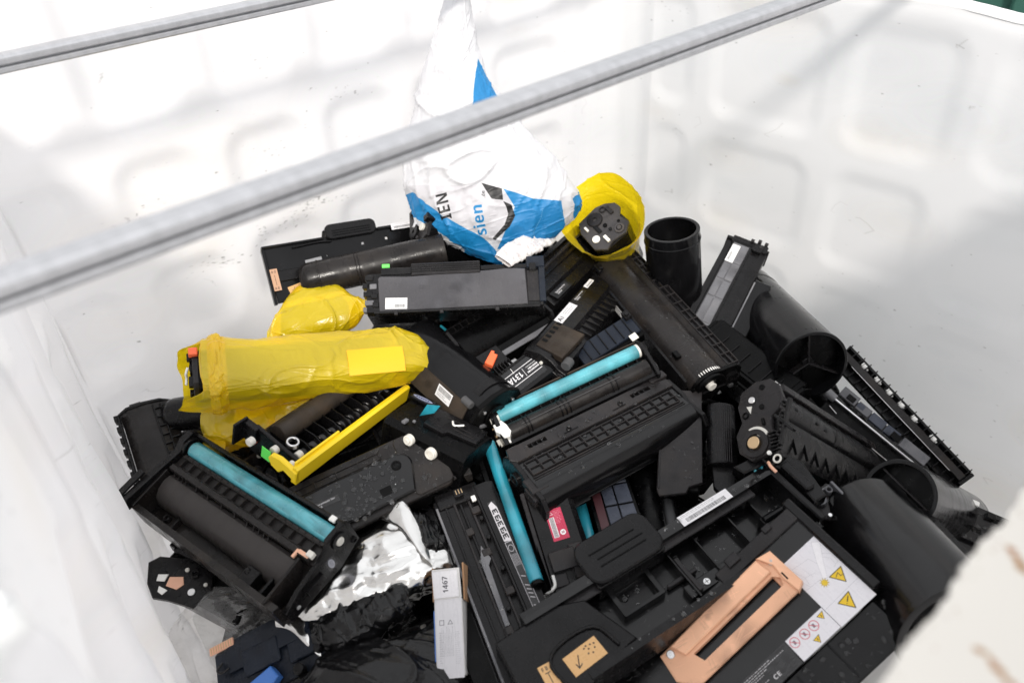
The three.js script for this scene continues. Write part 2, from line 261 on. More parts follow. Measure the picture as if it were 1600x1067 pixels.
const PLACES = {
  c13: [[0.1133, 0.4975, -0.914], [0.1762, 0.4997, -0.6197], [-0.2173, 0.9753, 0.0392]],
  c27: [[0.5081, 0.4985, -0.6513], [0.7458, 0.5407, -0.5707], [-0.2418, 0.9457, 0.2172]],
  c28: [[0.4589, 0.5025, -0.534], [0.7433, 0.4973, -0.4898], [-0.0003, 0.993, 0.1184]],
  c29: [[0.8861, 0.5724, -0.7688], [0.7951, 0.5208, -0.4731], [-0.1174, 0.9838, 0.1357]],
  c33: [[1.1038, 0.446, -0.622], [0.931, 0.4987, -0.3958], [-0.03, 0.9682, -0.2484]],
  c31: [[0.9308, 0.6345, -0.6765], [0.9401, 0.5045, -0.6632], [-0.606, 0.0377, 0.7946]],
  c32: [[1.0825, 0.5691, -0.6226], [0.8994, 0.4994, -0.5753], [-0.275, 0.9177, 0.2868]],
  c30: [[0.8833, 0.6245, -0.7843], [0.9635, 0.511, -0.8084], [0.8127, 0.5178, 0.2673]],
  c34: [[1.0595, 0.4536, -0.4057], [1.0253, 0.352, -0.1665], [-0.4368, 0.8488, 0.298]],
  c35: [[0.9818, 0.418, -0.3709], [0.9904, 0.3587, -0.2168], [-0.3851, 0.8538, 0.3502]],
  c36: [[0.8902, 0.4954, -0.5719], [0.8681, 0.4677, -0.391], [-0.3372, 0.9359, 0.1019]],
  c37: [[0.7484, 0.5551, -0.3373], [1.0024, 0.3028, -0.2277], [0.3601, 0.6523, 0.667]],
  c38: [[0.8211, 0.4538, -0.1945], [1.0645, 0.2355, -0.1549], [0.6129, 0.7357, 0.2885]],
  c39: [[0.7833, 0.4184, -0.2284], [0.683, 0.457, -0.0893], [-0.0372, 0.9558, -0.2918]],
  c40: [[0.9663, 0.3296, -0.1596], [0.9931, 0.313, -0.1015], [-0.1724, 0.923, 0.344]],
  c41: [[0.7176, 0.4668, -0.2555], [0.757, 0.4728, -0.2446], [-0.182, 0.9762, 0.1179]],
  c42: [[0.7603, 0.4905, -0.4902], [0.6267, 0.4517, -0.3851], [-0.194, 0.9744, 0.1136]],
  c43: [[0.299, 0.4539, -0.3611], [0.6943, 0.491, -0.2756], [-0.1098, 0.9909, 0.0781]],
  c44: [[0.4037, 0.3783, -0.2654], [0.6315, 0.4989, -0.2141], [-0.4786, 0.8755, 0.0667]],
  c45: [[0.4619, 0.4693, -0.4944], [0.4186, 0.4233, -0.4036], [-0.2647, 0.9052, 0.3325]],
  c46: [[0.3887, 0.471, -0.5964], [0.3004, 0.4292, -0.3598], [-0.1266, 0.9838, 0.1266]],
  c47: [[0.4786, 0.487, -0.6354], [0.3807, 0.4551, -0.4344], [-0.1256, 0.9875, 0.0954]],
  c48: [[0.5819, 0.4402, -0.5039], [0.4894, 0.453, -0.3772], [-0.0202, 0.9932, -0.1148]],
  c49: [[0.3223, 0.4062, -0.5142], [0.279, 0.3943, -0.4026], [-0.0856, 0.9937, 0.0729]],
  c50: [[0.6669, 0.4365, -0.4978], [0.5555, 0.4403, -0.3839], [-0.0262, 0.9979, -0.0584]],
  c51: [[0.7137, 0.576, -0.7752], [0.9065, 0.5816, -0.8258], [0.0338, 0.9712, 0.2358]],
  c52: [[0.7057, 0.5768, -1.0217], [0.7987, 0.5719, -0.848], [-0.3589, 0.9076, 0.2179]],
  c20: [[0.2222, 0.4822, -0.7077], [0.4092, 0.5085, -0.6517], [-0.2172, 0.9325, 0.2884]],
  c21: [[0.409, 0.5257, -0.7419], [0.443, 0.5127, -0.6224], [0.2646, 0.9639, 0.0299]],
  c22: [[0.5313, 0.5686, -0.8481], [0.5333, 0.5333, -0.6555], [0.3549, 0.9201, 0.1654]],
  c23: [[0.5402, 0.5524, -0.7727], [0.7067, 0.567, -0.7608], [-0.1063, 0.936, 0.3356]],
  c24: [[0.6248, 0.5425, -0.6668], [0.847, 0.5468, -0.7372], [0.0309, 0.987, 0.1576]],
  c25: [[0.5444, 0.4996, -0.6926], [0.6218, 0.5338, -0.6724], [-0.4471, 0.8525, 0.2707]],
  c26: [[0.6938, 0.5159, -0.648], [0.7688, 0.5455, -0.6224], [-0.4119, 0.895, 0.1715]],
  c5: [[0.4741, 0.6228, -0.9133], [0.6903, 0.6161, -0.7346], [-0.3923, 0.7698, 0.5035]],
  c4: [[0.4304, 0.6043, -1.039], [0.6404, 0.6161, -0.9308], [-0.2129, 0.9259, 0.3122]],
  c3: [[0.3976, 0.6325, -1.0705], [0.649, 0.5966, -1.0195], [-0.0784, 0.5913, 0.8026]],
  c2: [[0.6545, 0.6683, -0.9719], [0.7559, 0.5981, -0.9338], [0.2899, 0.7446, 0.6013]],
  c7: [[0.1921, 0.6247, -0.9176], [0.4848, 0.5634, -0.7948], [0.0132, 0.9067, 0.4216]],
  c8: [[0.3606, 0.5809, -1.0322], [0.4787, 0.6043, -0.937], [-0.3597, 0.9059, 0.2235]],
  c9: [[0.1898, 0.5107, -0.944], [0.2967, 0.5157, -0.868], [-0.2275, 0.9387, 0.2591]],
  c10: [[0.2496, 0.5435, -0.7783], [0.3918, 0.5222, -0.8227], [0.2159, 0.9471, 0.2373]],
  c11: [[0.1404, 0.5148, -1.0444], [0.117, 0.4632, -0.9451], [-0.07, 0.8917, 0.4473]],
  c12: [[0.1641, 0.4877, -1.0264], [0.2121, 0.4998, -0.9794], [-0.3297, 0.9393, 0.0952]],
  c14: [[0.0523, 0.4126, -0.834], [0.0924, 0.3967, -0.7402], [-0.0612, 0.9794, 0.1922]],
  c15: [[0.0872, 0.3849, -0.7364], [0.0449, 0.3512, -0.6851], [-0.1421, 0.8768, 0.4593]],
  c16: [[0.0449, 0.3639, -0.6487], [0.159, 0.4093, -0.5925], [-0.409, 0.9074, 0.0965]],
  c17: [[0.1626, 0.4325, -0.6368], [0.3301, 0.4472, -0.5536], [-0.1894, 0.9588, 0.2116]],
  c18: [[0.1137, 0.4273, -0.5086], [0.2407, 0.4144, -0.4509], [-0.0198, 0.9654, 0.2598]],
  c19: [[0.2999, 0.4694, -0.5075], [0.2432, 0.4198, -0.4362], [-0.3889, 0.8717, 0.298]],
  c1: [[0.8353, 1.0174, -1.0593], [0.7081, 0.6206, -0.8683], [-0.5437, 0.499, 0.6749]],
  c6: [[0.8059, 0.614, -0.846], [0.6663, 0.64, -0.7927], [0.287, 0.9064, 0.31]],
};
const BURIED = [
  [[0.236, 0.396, -1.064], [0.225, 0.382, -0.847], [-0.073, 1.0, -0.364]],
  [[0.182, 0.264, -0.842], [0.128, 0.321, -0.738], [0.318, 1.0, 0.275]],
  [[0.243, 0.283, -0.767], [0.136, 0.256, -0.594], [0.304, 1.0, -0.349]],
  [[0.165, 0.267, -0.546], [0.271, 0.209, -0.455], [0.166, 1.0, -0.399]],
  [[0.152, 0.217, -0.421], [0.249, 0.195, -0.349], [-0.281, 1.0, 0.159]],
  [[0.15, 0.179, -0.247], [0.239, 0.18, -0.165], [0.005, 1.0, -0.211]],
  [[0.201, 0.415, -0.979], [0.442, 0.469, -0.912], [-0.08, 1.0, 0.349]],
  [[0.458, 0.417, -0.938], [0.293, 0.413, -0.764], [-0.222, 1.0, 0.113]],
  [[0.377, 0.367, -0.766], [0.285, 0.331, -0.563], [-0.088, 1.0, 0.238]],
  [[0.402, 0.299, -0.633], [0.314, 0.326, -0.393], [0.247, 1.0, -0.278]],
  [[0.356, 0.273, -0.463], [0.427, 0.328, -0.241], [-0.146, 1.0, -0.078]],
  [[0.371, 0.268, -0.354], [0.269, 0.248, -0.119], [0.391, 1.0, -0.25]],
  [[0.556, 0.445, -1.061], [0.589, 0.484, -0.954], [-0.288, 1.0, 0.022]],
  [[0.533, 0.447, -0.932], [0.499, 0.421, -0.729], [-0.042, 1.0, -0.354]],
  [[0.429, 0.39, -0.817], [0.551, 0.388, -0.592], [-0.036, 1.0, 0.134]],
  [[0.665, 0.354, -0.611], [0.487, 0.382, -0.475], [0.001, 1.0, 0.153]],
  [[0.456, 0.364, -0.432], [0.663, 0.329, -0.407], [-0.361, 1.0, -0.226]],
  [[0.5, 0.284, -0.298], [0.601, 0.306, -0.1], [0.228, 1.0, 0.353]],
  [[0.638, 0.461, -1.073], [0.757, 0.505, -0.854], [0.004, 1.0, 0.18]],
  [[0.712, 0.487, -0.946], [0.715, 0.491, -0.743], [-0.018, 1.0, 0.267]],
  [[0.659, 0.414, -0.793], [0.665, 0.417, -0.558], [0.05, 1.0, -0.007]],
  [[0.741, 0.374, -0.669], [0.702, 0.433, -0.432], [0.197, 1.0, 0.364]],
  [[0.62, 0.376, -0.459], [0.758, 0.345, -0.31], [0.289, 1.0, -0.269]],
  [[0.625, 0.314, -0.272], [0.832, 0.314, -0.228], [0.039, 1.0, -0.037]],
  [[0.96, 0.479, -1.007], [0.755, 0.449, -0.955], [-0.245, 1.0, -0.141]],
  [[0.796, 0.516, -0.891], [0.883, 0.464, -0.699], [-0.228, 1.0, -0.066]],
  [[0.991, 0.396, -0.678], [0.789, 0.447, -0.605], [-0.319, 1.0, 0.283]],
  [[0.807, 0.413, -0.608], [0.932, 0.366, -0.407], [0.208, 1.0, 0.258]],
  [[0.988, 0.346, -0.407], [0.769, 0.336, -0.371], [-0.101, 1.0, -0.111]],
  [[0.759, 0.33, -0.315], [0.913, 0.323, -0.181], [-0.38, 1.0, -0.275]],
  [[1.064, 0.392, -1.074], [1.119, 0.381, -0.944], [0.241, 1.0, -0.385]],
  [[1.066, 0.412, -0.886], [0.948, 0.382, -0.705], [0.314, 1.0, 0.36]],
  [[0.913, 0.374, -0.739], [1.101, 0.4, -0.617], [-0.248, 1.0, -0.134]],
  [[1.109, 0.34, -0.643], [0.976, 0.333, -0.435], [-0.346, 1.0, -0.107]],
  [[1.116, 0.26, -0.496], [1.074, 0.296, -0.264], [-0.192, 1.0, -0.147]],
  [[1.192, 0.23, -0.243], [0.985, 0.227, -0.217], [-0.021, 1.0, 0.305]],
  [[0.12, 0.253, -1.022], [0.206, 0.241, -0.936], [0.228, 1.0, -0.389]],
  [[0.306, 0.268, -0.883], [0.194, 0.231, -0.704], [-0.101, 1.0, -0.372]],
  [[0.099, 0.168, -0.745], [0.215, 0.208, -0.67], [-0.395, 1.0, -0.354]],
  [[0.202, 0.139, -0.525], [0.11, 0.106, -0.465], [-0.188, 1.0, 0.068]],
  [[0.144, 0.124, -0.401], [0.197, 0.097, -0.283], [0.188, 1.0, 0.394]],
  [[0.264, 0.105, -0.301], [0.155, 0.123, -0.226], [-0.191, 1.0, -0.157]],
  [[0.387, 0.367, -1.07], [0.356, 0.415, -0.959], [0.07, 1.0, -0.205]],
  [[0.508, 0.315, -0.829], [0.272, 0.325, -0.751], [0.068, 1.0, -0.329]],
  [[0.398, 0.313, -0.8], [0.381, 0.279, -0.556], [0.39, 1.0, -0.16]],
  [[0.281, 0.273, -0.661], [0.41, 0.248, -0.467], [-0.195, 1.0, -0.277]],
  [[0.508, 0.232, -0.373], [0.29, 0.213, -0.313], [0.02, 1.0, -0.096]],
  [[0.501, 0.17, -0.247], [0.285, 0.219, -0.174], [0.307, 1.0, -0.299]],
  [[0.62, 0.418, -1.036], [0.402, 0.381, -0.898], [-0.062, 1.0, 0.041]],
  [[0.574, 0.354, -0.932], [0.562, 0.364, -0.718], [0.357, 1.0, -0.248]],
  [[0.443, 0.307, -0.789], [0.562, 0.332, -0.595], [0.258, 1.0, -0.395]],
  [[0.516, 0.306, -0.657], [0.647, 0.272, -0.469], [0.183, 1.0, 0.271]],
  [[0.519, 0.204, -0.511], [0.507, 0.246, -0.303], [0.268, 1.0, -0.071]],
  [[0.555, 0.215, -0.341], [0.582, 0.236, -0.136], [-0.245, 1.0, 0.365]],
  [[0.819, 0.416, -1.009], [0.614, 0.383, -0.938], [-0.034, 1.0, -0.278]],
  [[0.647, 0.388, -0.913], [0.73, 0.392, -0.709], [0.396, 1.0, -0.265]],
  [[0.781, 0.363, -0.768], [0.708, 0.316, -0.548], [0.055, 1.0, 0.391]],
  [[0.71, 0.333, -0.657], [0.755, 0.297, -0.409], [0.366, 1.0, 0.123]],
  [[0.628, 0.281, -0.392], [0.858, 0.232, -0.362], [-0.015, 1.0, 0.354]],
  [[0.552, 0.236, -0.305], [0.78, 0.195, -0.228], [0.276, 1.0, -0.222]],
  [[0.777, 0.366, -1.0], [0.99, 0.348, -0.918], [0.238, 1.0, -0.037]],
  [[1.011, 0.374, -0.892], [0.838, 0.331, -0.784], [-0.077, 1.0, -0.076]],
  [[0.917, 0.359, -0.785], [0.791, 0.384, -0.588], [0.167, 1.0, -0.063]],
  [[0.972, 0.293, -0.611], [0.78, 0.344, -0.501], [-0.156, 1.0, -0.242]],
  [[0.908, 0.287, -0.484], [0.829, 0.23, -0.274], [0.341, 1.0, -0.031]],
  [[0.794, 0.25, -0.329], [0.955, 0.202, -0.139], [-0.12, 1.0, -0.012]],
  [[1.134, 0.29, -1.048], [0.938, 0.281, -0.976], [-0.004, 1.0, 0.142]],
  [[0.987, 0.353, -0.943], [1.016, 0.295, -0.719], [-0.008, 1.0, -0.035]],
  [[0.984, 0.268, -0.82], [1.083, 0.3, -0.601], [-0.399, 1.0, -0.129]],
  [[1.074, 0.247, -0.626], [1.024, 0.196, -0.383], [0.385, 1.0, 0.046]],
  [[1.184, 0.199, -0.438], [0.936, 0.198, -0.36], [-0.349, 1.0, 0.211]],
  [[1.165, 0.12, -0.311], [0.964, 0.158, -0.192], [-0.32, 1.0, -0.21]],
  [[1.078, 0.359, -0.426], [0.995, 0.348, -0.256], [0.1, 1.0, 0.3]],
  [[1.041, 0.363, -0.359], [1.089, 0.272, -0.228], [0.1, 1.0, 0.3]],
  [[1.083, 0.382, -0.484], [1.017, 0.371, -0.348], [0.1, 1.0, 0.3]],
  [[0.24, 0.45, -0.822], [0.353, 0.449, -0.795], [0.1, 1.0, 0.3]],
  [[0.301, 0.439, -0.823], [0.422, 0.464, -0.823], [0.1, 1.0, 0.3]],
  [[0.267, 0.435, -0.901], [0.318, 0.392, -0.794], [0.1, 1.0, 0.3]],
  [[0.953, 0.426, -0.537], [0.943, 0.391, -0.414], [0.1, 1.0, 0.3]],
  [[0.48, 0.463, -0.767], [0.506, 0.416, -0.65], [0.1, 1.0, 0.3]],
  [[0.552, 0.395, -0.559], [0.592, 0.381, -0.467], [0.1, 1.0, 0.3]],
  [[0.635, 0.543, -1.031], [0.694, 0.551, -0.884], [0.1, 1.0, 0.3]],
  [[0.196, 0.443, -1.044], [0.239, 0.456, -0.898], [0.1, 1.0, 0.3]],
  [[0.117, 0.347, -0.858], [0.15, 0.317, -0.719], [0.1, 1.0, 0.3]],
  [[0.304, 0.394, -0.735], [0.299, 0.373, -0.605], [0.1, 1.0, 0.3]],
  [[0.838, 0.358, -0.201], [0.99, 0.236, -0.124], [0.1, 1.0, 0.3]],
];

// ---------------------------------------------------------------- the setting: ground, the cut-open plastic tank, the bars across it
{
  const t = tex(512, (x, y, n) => { const v = 0.62 + 0.12 * n(x, y, 12, 3) + 0.1 * n(x, y, 80, 5) + 0.12 * (speck(x, y) - 0.5); return [v, v * 0.99, v * 0.97]; });
  t.repeat.set(40, 40);
  const g = new THREE.PlaneGeometry(60, 60); g.rotateX(-Math.PI / 2); g.translate(0.6, -0.16, -0.6);
  const o = new THREE.Mesh(g, std(lin(0.62, 0.61, 0.59), 0.9, { map: t })); o.receiveShadow = true;
  tagged(o, 'ground', null, null, null, 'structure');
}
const wallTex = canvasTex(2048, 1024, (g, w, h) => {                  // 4.7 m round the tank by 1.2 m: pale plastic with scuffs, flecks of toner and stains
  g.fillStyle = '#f5f4f5'; g.fillRect(0, 0, w, h);
  const r = rngOf(77);
  for (let i = 0; i < 260; i++) { const x = r() * w, y = r() * h, s = 10 + r() * 60; const q = g.createRadialGradient(x, y, 0, x, y, s); const c = r() < 0.4 ? '226,214,196' : '214,218,222'; q.addColorStop(0, `rgba(${c},${0.10 + r() * 0.14})`); q.addColorStop(1, `rgba(${c},0)`); g.fillStyle = q; g.fillRect(x - s, y - s, 2 * s, 2 * s); }
  for (let i = 0; i < 1500; i++) { g.fillStyle = `rgba(70,66,62,${0.12 + r() * 0.4})`; const s = 0.4 + r() * r() * 1.6; g.fillRect(r() * w, r() * h, s, s * (0.6 + r())); }
  for (let c = 0; c < 34; c++) { const x0 = r() * w, y0 = h * (0.1 + r() * 0.7); for (let i = 0; i < 18; i++) { g.fillStyle = `rgba(60,56,52,${0.08 + r() * 0.3})`; const s = 0.3 + r() * r() * 1.6; g.fillRect(x0 + (r() + r() + r() - 1.5) * 34, y0 + (r() + r() + r() - 1.5) * 26, s, s * (0.6 + r())); } }
  for (const [cx, cy, n] of [[719, 443, 60], [640, 470, 30], [690, 455, 40], [600, 380, 22], [760, 300, 18], [1500, 420, 26], [1640, 360, 30], [1560, 560, 24], [840, 420, 20]]) for (let i = 0; i < n; i++) { g.strokeStyle = `rgba(64,60,56,${0.06 + r() * 0.32})`; g.lineWidth = 0.4 + r() * 1.3; g.beginPath(); const x = cx + (r() + r() - 1) * 34, y = cy + (r() + r() - 1) * 20, a = 1.2 + (r() - 0.5) * 1.4, l = 0.6 + r() * r() * 6; g.moveTo(x, y); g.lineTo(x + Math.cos(a) * l, y + Math.sin(a) * l); g.stroke(); }
  for (let i = 0; i < 150; i++) { g.strokeStyle = `rgba(110,104,98,${0.08 + r() * 0.22})`; g.lineWidth = 0.4 + r() * 0.7; g.beginPath(); let x = r() * w, y = r() * h; g.moveTo(x, y); for (let k = 0; k < 4; k++) { x += (r() - 0.5) * 14; y += (r() - 0.3) * 16; g.lineTo(x, y); } g.stroke(); }
});
const hdpe = std(lin(0.96, 0.96, 0.965), 0.95, { map: wallTex, transmission: 0.44, thickness: 0 });
hdpe.specularIntensity = 0.6;
{
  const tank = tagged(new THREE.Group(), 'plastic_tank', 'large translucent white plastic tank with its top cut off, holding the heap', 'tank');
  // plan of the tank, left front -> left back -> right back -> right front -> round to the start, corners rounded
  const corner = [[-0.075, 0.05, 0.05], [0.078, -1.12, 0.016], [1.262, -1.12, 0.11], [1.30, -0.03, 0.06]], path = [];
  const seg = (a, b, tag) => { const n = Math.max(2, Math.round(Math.hypot(b[0] - a[0], b[1] - a[1]) / 0.0065)); for (let i = 0; i < n; i++) path.push([lerp(a[0], b[0], i / n), lerp(a[1], b[1], i / n), tag, i / n]); };
  const ends = corner.map((c, i) => { const p = corner[(i + 3) % 4], n = corner[(i + 1) % 4], u = (q) => { const d = Math.hypot(q[0] - c[0], q[1] - c[1]); return [(q[0] - c[0]) / d, (q[1] - c[1]) / d]; }; const a = u(p), b = u(n); return [[c[0] + a[0] * c[2], c[1] + a[1] * c[2]], [c[0] + b[0] * c[2], c[1] + b[1] * c[2]], c]; });
  const names = ['left', 'back', 'right', 'front'];
  for (let i = 0; i < 4; i++) {
    const [e0, e1, c] = ends[i], n = 14;
    for (let k = 0; k < n; k++) { const t = k / n; path.push([(1 - t) ** 2 * e0[0] + 2 * t * (1 - t) * c[0] + t * t * e1[0], (1 - t) ** 2 * e0[1] + 2 * t * (1 - t) * c[1] + t * t * e1[1], 'corner', t]); }
    seg(e1, ends[(i + 1) % 4][0], names[i]);
  }
  path.push(path[0]);
  const cell = (u, v, r) => { const q = [Math.max(0, Math.abs(u) - 1 + r), Math.max(0, Math.abs(v) - 1 + r)]; return Math.hypot(...q) / r; };   // < 1 inside a rounded square
  const lay = { left: { us: [-1.1, -0.89, -0.68, -0.47, -0.26, -0.05], ax: 1, vs: [0, 0.2, 0.43, 0.67, 0.9], w: 0.016, d: 0.026 }, back: { us: [0.05, 0.21, 0.38, 0.555, 0.735, 0.92, 1.14], ax: 0, vs: [0, 0.165, 0.335, 0.51, 0.685, 0.86, 1.2], w: 0.026, d: 0.014 }, right: { us: [-1.03, -0.885, -0.615, -0.395, -0.17, 0.05], ax: 1, vs: [0, 0.18, 0.43, 0.67, 0.93, 1.2], w: 0.03, d: 0.006 }, front: { us: [0, 0.25, 0.5, 0.75, 1, 1.25], ax: 0, vs: [0, 0.2, 0.43, 0.67, 0.9], w: 0.02, d: 0.01 } };
  const dent = (p, y) => {
    const l = lay[p[2]]; if (!l) return 0;
    const u = p[l.ax]; let best = 0;
    for (let i = 0; i < l.us.length - 1; i++) if (u > l.us[i] && u < l.us[i + 1]) for (let j = 0; j < l.vs.length - 1; j++) if (y > l.vs[j] && y < l.vs[j + 1]) {
      const hw = (l.us[i + 1] - l.us[i]) / 2 - l.w * 0.5, hh = (l.vs[j + 1] - l.vs[j]) / 2 - l.w * 0.5;
      const du = (u - (l.us[i] + l.us[i + 1]) / 2), dv = (y - (l.vs[j] + l.vs[j + 1]) / 2), r = 0.05, q = Math.hypot(Math.max(0, Math.abs(du) - hw + r), Math.max(0, Math.abs(dv) - hh + r)) - r;
      best = Math.max(best, smooth(0.004, -0.034, q) * (1 + 0.25 * N2(i * 3.1 + 1, j * 2.7)));
    }
    return best * l.d - (p[2] === 'left' ? 0.013 * Math.max(...l.us.map((q) => Math.exp(-(((u - q - 0.012) / 0.009) ** 2)))) : 0);
  };
  const top = (p) => (p[2] === 'back' ? lerp(1.11, 0.975, smooth(0.2, 0.85, p[0])) : p[2] === 'left' ? lerp(1.11, 1.014, smooth(-1.1, -1.05, p[1])) : p[2] === 'corner' && p[0] < 0.3 && p[1] < -1 ? 1.11 : p[2] === 'front' ? 0.945 : p[2] === 'right' ? lerp(0.957, 0.946, smooth(-0.52, -0.36, p[1])) : 0.957) + 0.004 * N2(p[0] * 7, p[1] * 7);
  const np = path.length, ny = 150, pos = [], uv = [], idx = []; let s = 0;
  const cx = 0.62, cz = -0.56, rim = [];
  for (let i = 0; i < np; i++) {
    const p = path[i], a = path[(i + np - 2) % (np - 1)], b = path[(i + 1) % (np - 1)];
    let nx = -(b[1] - a[1]), nz = b[0] - a[0]; const l = Math.hypot(nx, nz) || 1; nx /= l; nz /= l; if (nx * (p[0] - cx) + nz * (p[1] - cz) < 0) { nx = -nx; nz = -nz; }
    if (i) s += Math.hypot(p[0] - path[i - 1][0], p[1] - path[i - 1][1]);
    const H = top(p);
    for (let j = 0; j <= ny; j++) {
      const y = H * j / ny, d = dent(p, y) + 0.006 * N2(s * 2.3, y * 2.1) + 0.012 * Math.sin(Math.PI * clamp(y / 0.95)) * (p[2] === 'corner' ? 0.3 : 1) * Math.min(1, 4 * p[3], 4 * (1 - p[3]));
      const flute = p[2] === 'corner' && p[1] < -0.9 && p[0] > 0.8 ? 0.006 * smooth(0.42, 0.5, p[3]) + 0.004 * Math.sin(p[3] * Math.PI * 4) ** 2 - 0.006 * smooth(0.86, 1, p[3]) : 0;
      const lip = smooth(H - 0.03, H - 0.004, y) * 0.006;
      const dd = d + lip + flute; pos.push(p[0] + nx * dd, y, p[1] + nz * dd); uv.push(s / 4.7, y / 1.2);
      if (j === ny) rim.push([p[0] + nx * (d + lip), y, p[1] + nz * (d + lip), nx, nz]);
    }
  }
  for (let i = 0; i < np - 1; i++) for (let j = 0; j < ny; j++) { const q = i * (ny + 1) + j; idx.push(q, q + 1, q + ny + 1, q + 1, q + ny + 2, q + ny + 1); }
  const g = new THREE.BufferGeometry(); g.setAttribute('position', new THREE.Float32BufferAttribute(pos, 3)); g.setAttribute('uv', new THREE.Float32BufferAttribute(uv, 2)); g.setIndex(idx); g.computeVertexNormals();
  const wall = new THREE.Mesh(g, hdpe); wall.name = 'wall'; wall.castShadow = wall.receiveShadow = true; tank.add(wall);
  { // the cut rim, a few millimetres thick
    const rp = [], ri = [], ru = [];
    rim.forEach(([x, y, z, nx, nz], i) => { const w = 0.0028, e = 0.0003 * N2(i * 0.5, 3); for (const [o, h] of [[-w, -0.012], [-w, 0.001], [w, 0.001], [w, -0.012]]) { rp.push(x + nx * o, y + h + e, z + nz * o); ru.push(i * 0.01, o); } });
    for (let i = 0; i < rim.length - 1; i++) for (let k = 0; k < 3; k++) { const q = i * 4 + k; ri.push(q, q + 1, q + 4, q + 1, q + 5, q + 4); }
    const rg = new THREE.BufferGeometry(); rg.setAttribute('position', new THREE.Float32BufferAttribute(rp, 3)); rg.setAttribute('uv', new THREE.Float32BufferAttribute(ru, 2)); rg.setIndex(ri); rg.computeVertexNormals();
    const o = new THREE.Mesh(rg, std(lin(0.86, 0.86, 0.85), 0.7)); o.name = 'cut_rim'; o.castShadow = o.receiveShadow = true; tank.add(o);
  }
  { // floor of the tank
    const sh = new THREE.Shape(path.filter((_, i) => i % 4 === 0).map((p) => new THREE.Vector2(p[0], -p[1])));
    const fg = new THREE.ShapeGeometry(sh); fg.rotateX(-Math.PI / 2); fg.translate(0, 0.004, 0);
    const o = new THREE.Mesh(fg, std(lin(0.8, 0.8, 0.79), 0.8)); o.name = 'floor'; o.receiveShadow = true; tank.add(o);
  }
  { // what is left of the tank's top along the front: a sheet with a rough sawn edge and two rust-brown stains
    const nx = 420, nz = 60, fp = [], fu = [], fi = [], x0 = -0.05, x1 = 1.28, z1 = 0.30, r = rngOf(9);
    const edge = Array.from({ length: nx + 1 }, (_, i) => -0.0305 + 0.0018 * N2(i * 0.07, 7) + 0.0009 * N2(i * 0.4, 5) + 0.0012 * (r() - 0.5));
    const ht = (x, z) => 0.958 + 0.004 * N2(x * 6, z * 6) + 0.012 * smooth(-0.03, 0.1, z);
    for (let side = 0; side < 2; side++) for (let i = 0; i <= nx; i++) for (let j = 0; j <= nz; j++) { const x = lerp(x0, x1, i / nx), z = lerp(edge[i], z1, (j / nz) ** 2); fp.push(x, ht(x, z) - side * 0.005 * Math.min(1, j / 2 + 0.35), z); fu.push((x - x0) / 1.33, (z + 0.05) / 0.4); }
    const N = (nx + 1) * (nz + 1);
    for (let side = 0; side < 2; side++) for (let i = 0; i < nx; i++) for (let j = 0; j < nz; j++) { const q = side * N + i * (nz + 1) + j; fi.push(q, q + 1, q + nz + 1, q + 1, q + nz + 2, q + nz + 1); }
    for (let i = 0; i < nx; i++) { const q = i * (nz + 1); fi.push(q, q + nz + 1, q + N, q + nz + 1, q + N + nz + 1, q + N); }
    const fg = new THREE.BufferGeometry(); fg.setAttribute('position', new THREE.Float32BufferAttribute(fp, 3)); fg.setAttribute('uv', new THREE.Float32BufferAttribute(fu, 2)); fg.setIndex(fi); fg.computeVertexNormals();
    const ft = canvasTex(2048, 512, (q, w, h) => {
      q.fillStyle = '#eceae7'; q.fillRect(0, 0, w, h);
      const P = (x, z) => [(x - x0) / 1.33 * w, h - (z + 0.05) / 0.4 * h], rr = rngOf(4);
      for (const [a, b, wd] of [[[0.2985, -0.0215], [0.2895, -0.012], 3.4], [[0.2415, -0.012], [0.233, 0.004], 3.4]]) for (let k = 0; k < 60; k++) { const t = rr(), [X, Y] = P(lerp(a[0], b[0], t), lerp(a[1], b[1], t)); q.fillStyle = `rgba(${150 + rr() * 25},${104 + rr() * 20},${66 + rr() * 16},0.4)`; q.beginPath(); q.ellipse(X + (rr() - 0.5) * wd, Y + (rr() - 0.5) * wd, 0.8 + rr() * 1.2, 0.8 + rr() * 1.3, 0, 0, 7); q.fill(); }
      for (let k = 0; k < 900; k++) { const [X, Y] = P(x0 + rr() * 1.33, -0.033 + rr() * rr() * 0.012); q.fillStyle = `rgba(${70 + rr() * 60},${60 + rr() * 40},${48 + rr() * 30},${0.25 + rr() * 0.45})`; q.fillRect(X, Y, 0.5 + rr() * 1.4, 0.5 + rr() * 1.2); }
    });
    const o = new THREE.Mesh(fg, std(lin(0.60, 0.595, 0.58), 0.9, { map: ft, transmission: 0.2, thickness: 0 })); o.name = 'top_sheet'; o.userData.label = 'sawn-off strip of the tank top with brown stains'; o.castShadow = o.receiveShadow = true; tank.add(o);
  }
}
// two galvanised bars that lie across the top of the tank's cage
for (const [z, label] of [[-0.992, 'thin grey metal bar crossing the top left corner above the tank'], [-0.4625, 'long grooved grey metal bar crossing the picture above the heap']]) {
  const o = tagged(new THREE.Group(), 'cage_bar', label, 'metal bar', 'bars across the tank');
  o.position.set(-0.35, 1.03, z);
  const prof = [[-11, -8], [-11, 6.6], [-9.6, 8], [7, 8], [10.6, 5.6], [11, 4.6], [11, -0.6], [9.8, -1.6], [5, -1.8], [5, -3.6], [9.8, -3.8], [11, -4.8], [11, -8.6], [9.8, -10], [-9.6, -10]];
  part(o, 'bar', [PX(prof, 0, 1950, 0)], M.zinc);
}
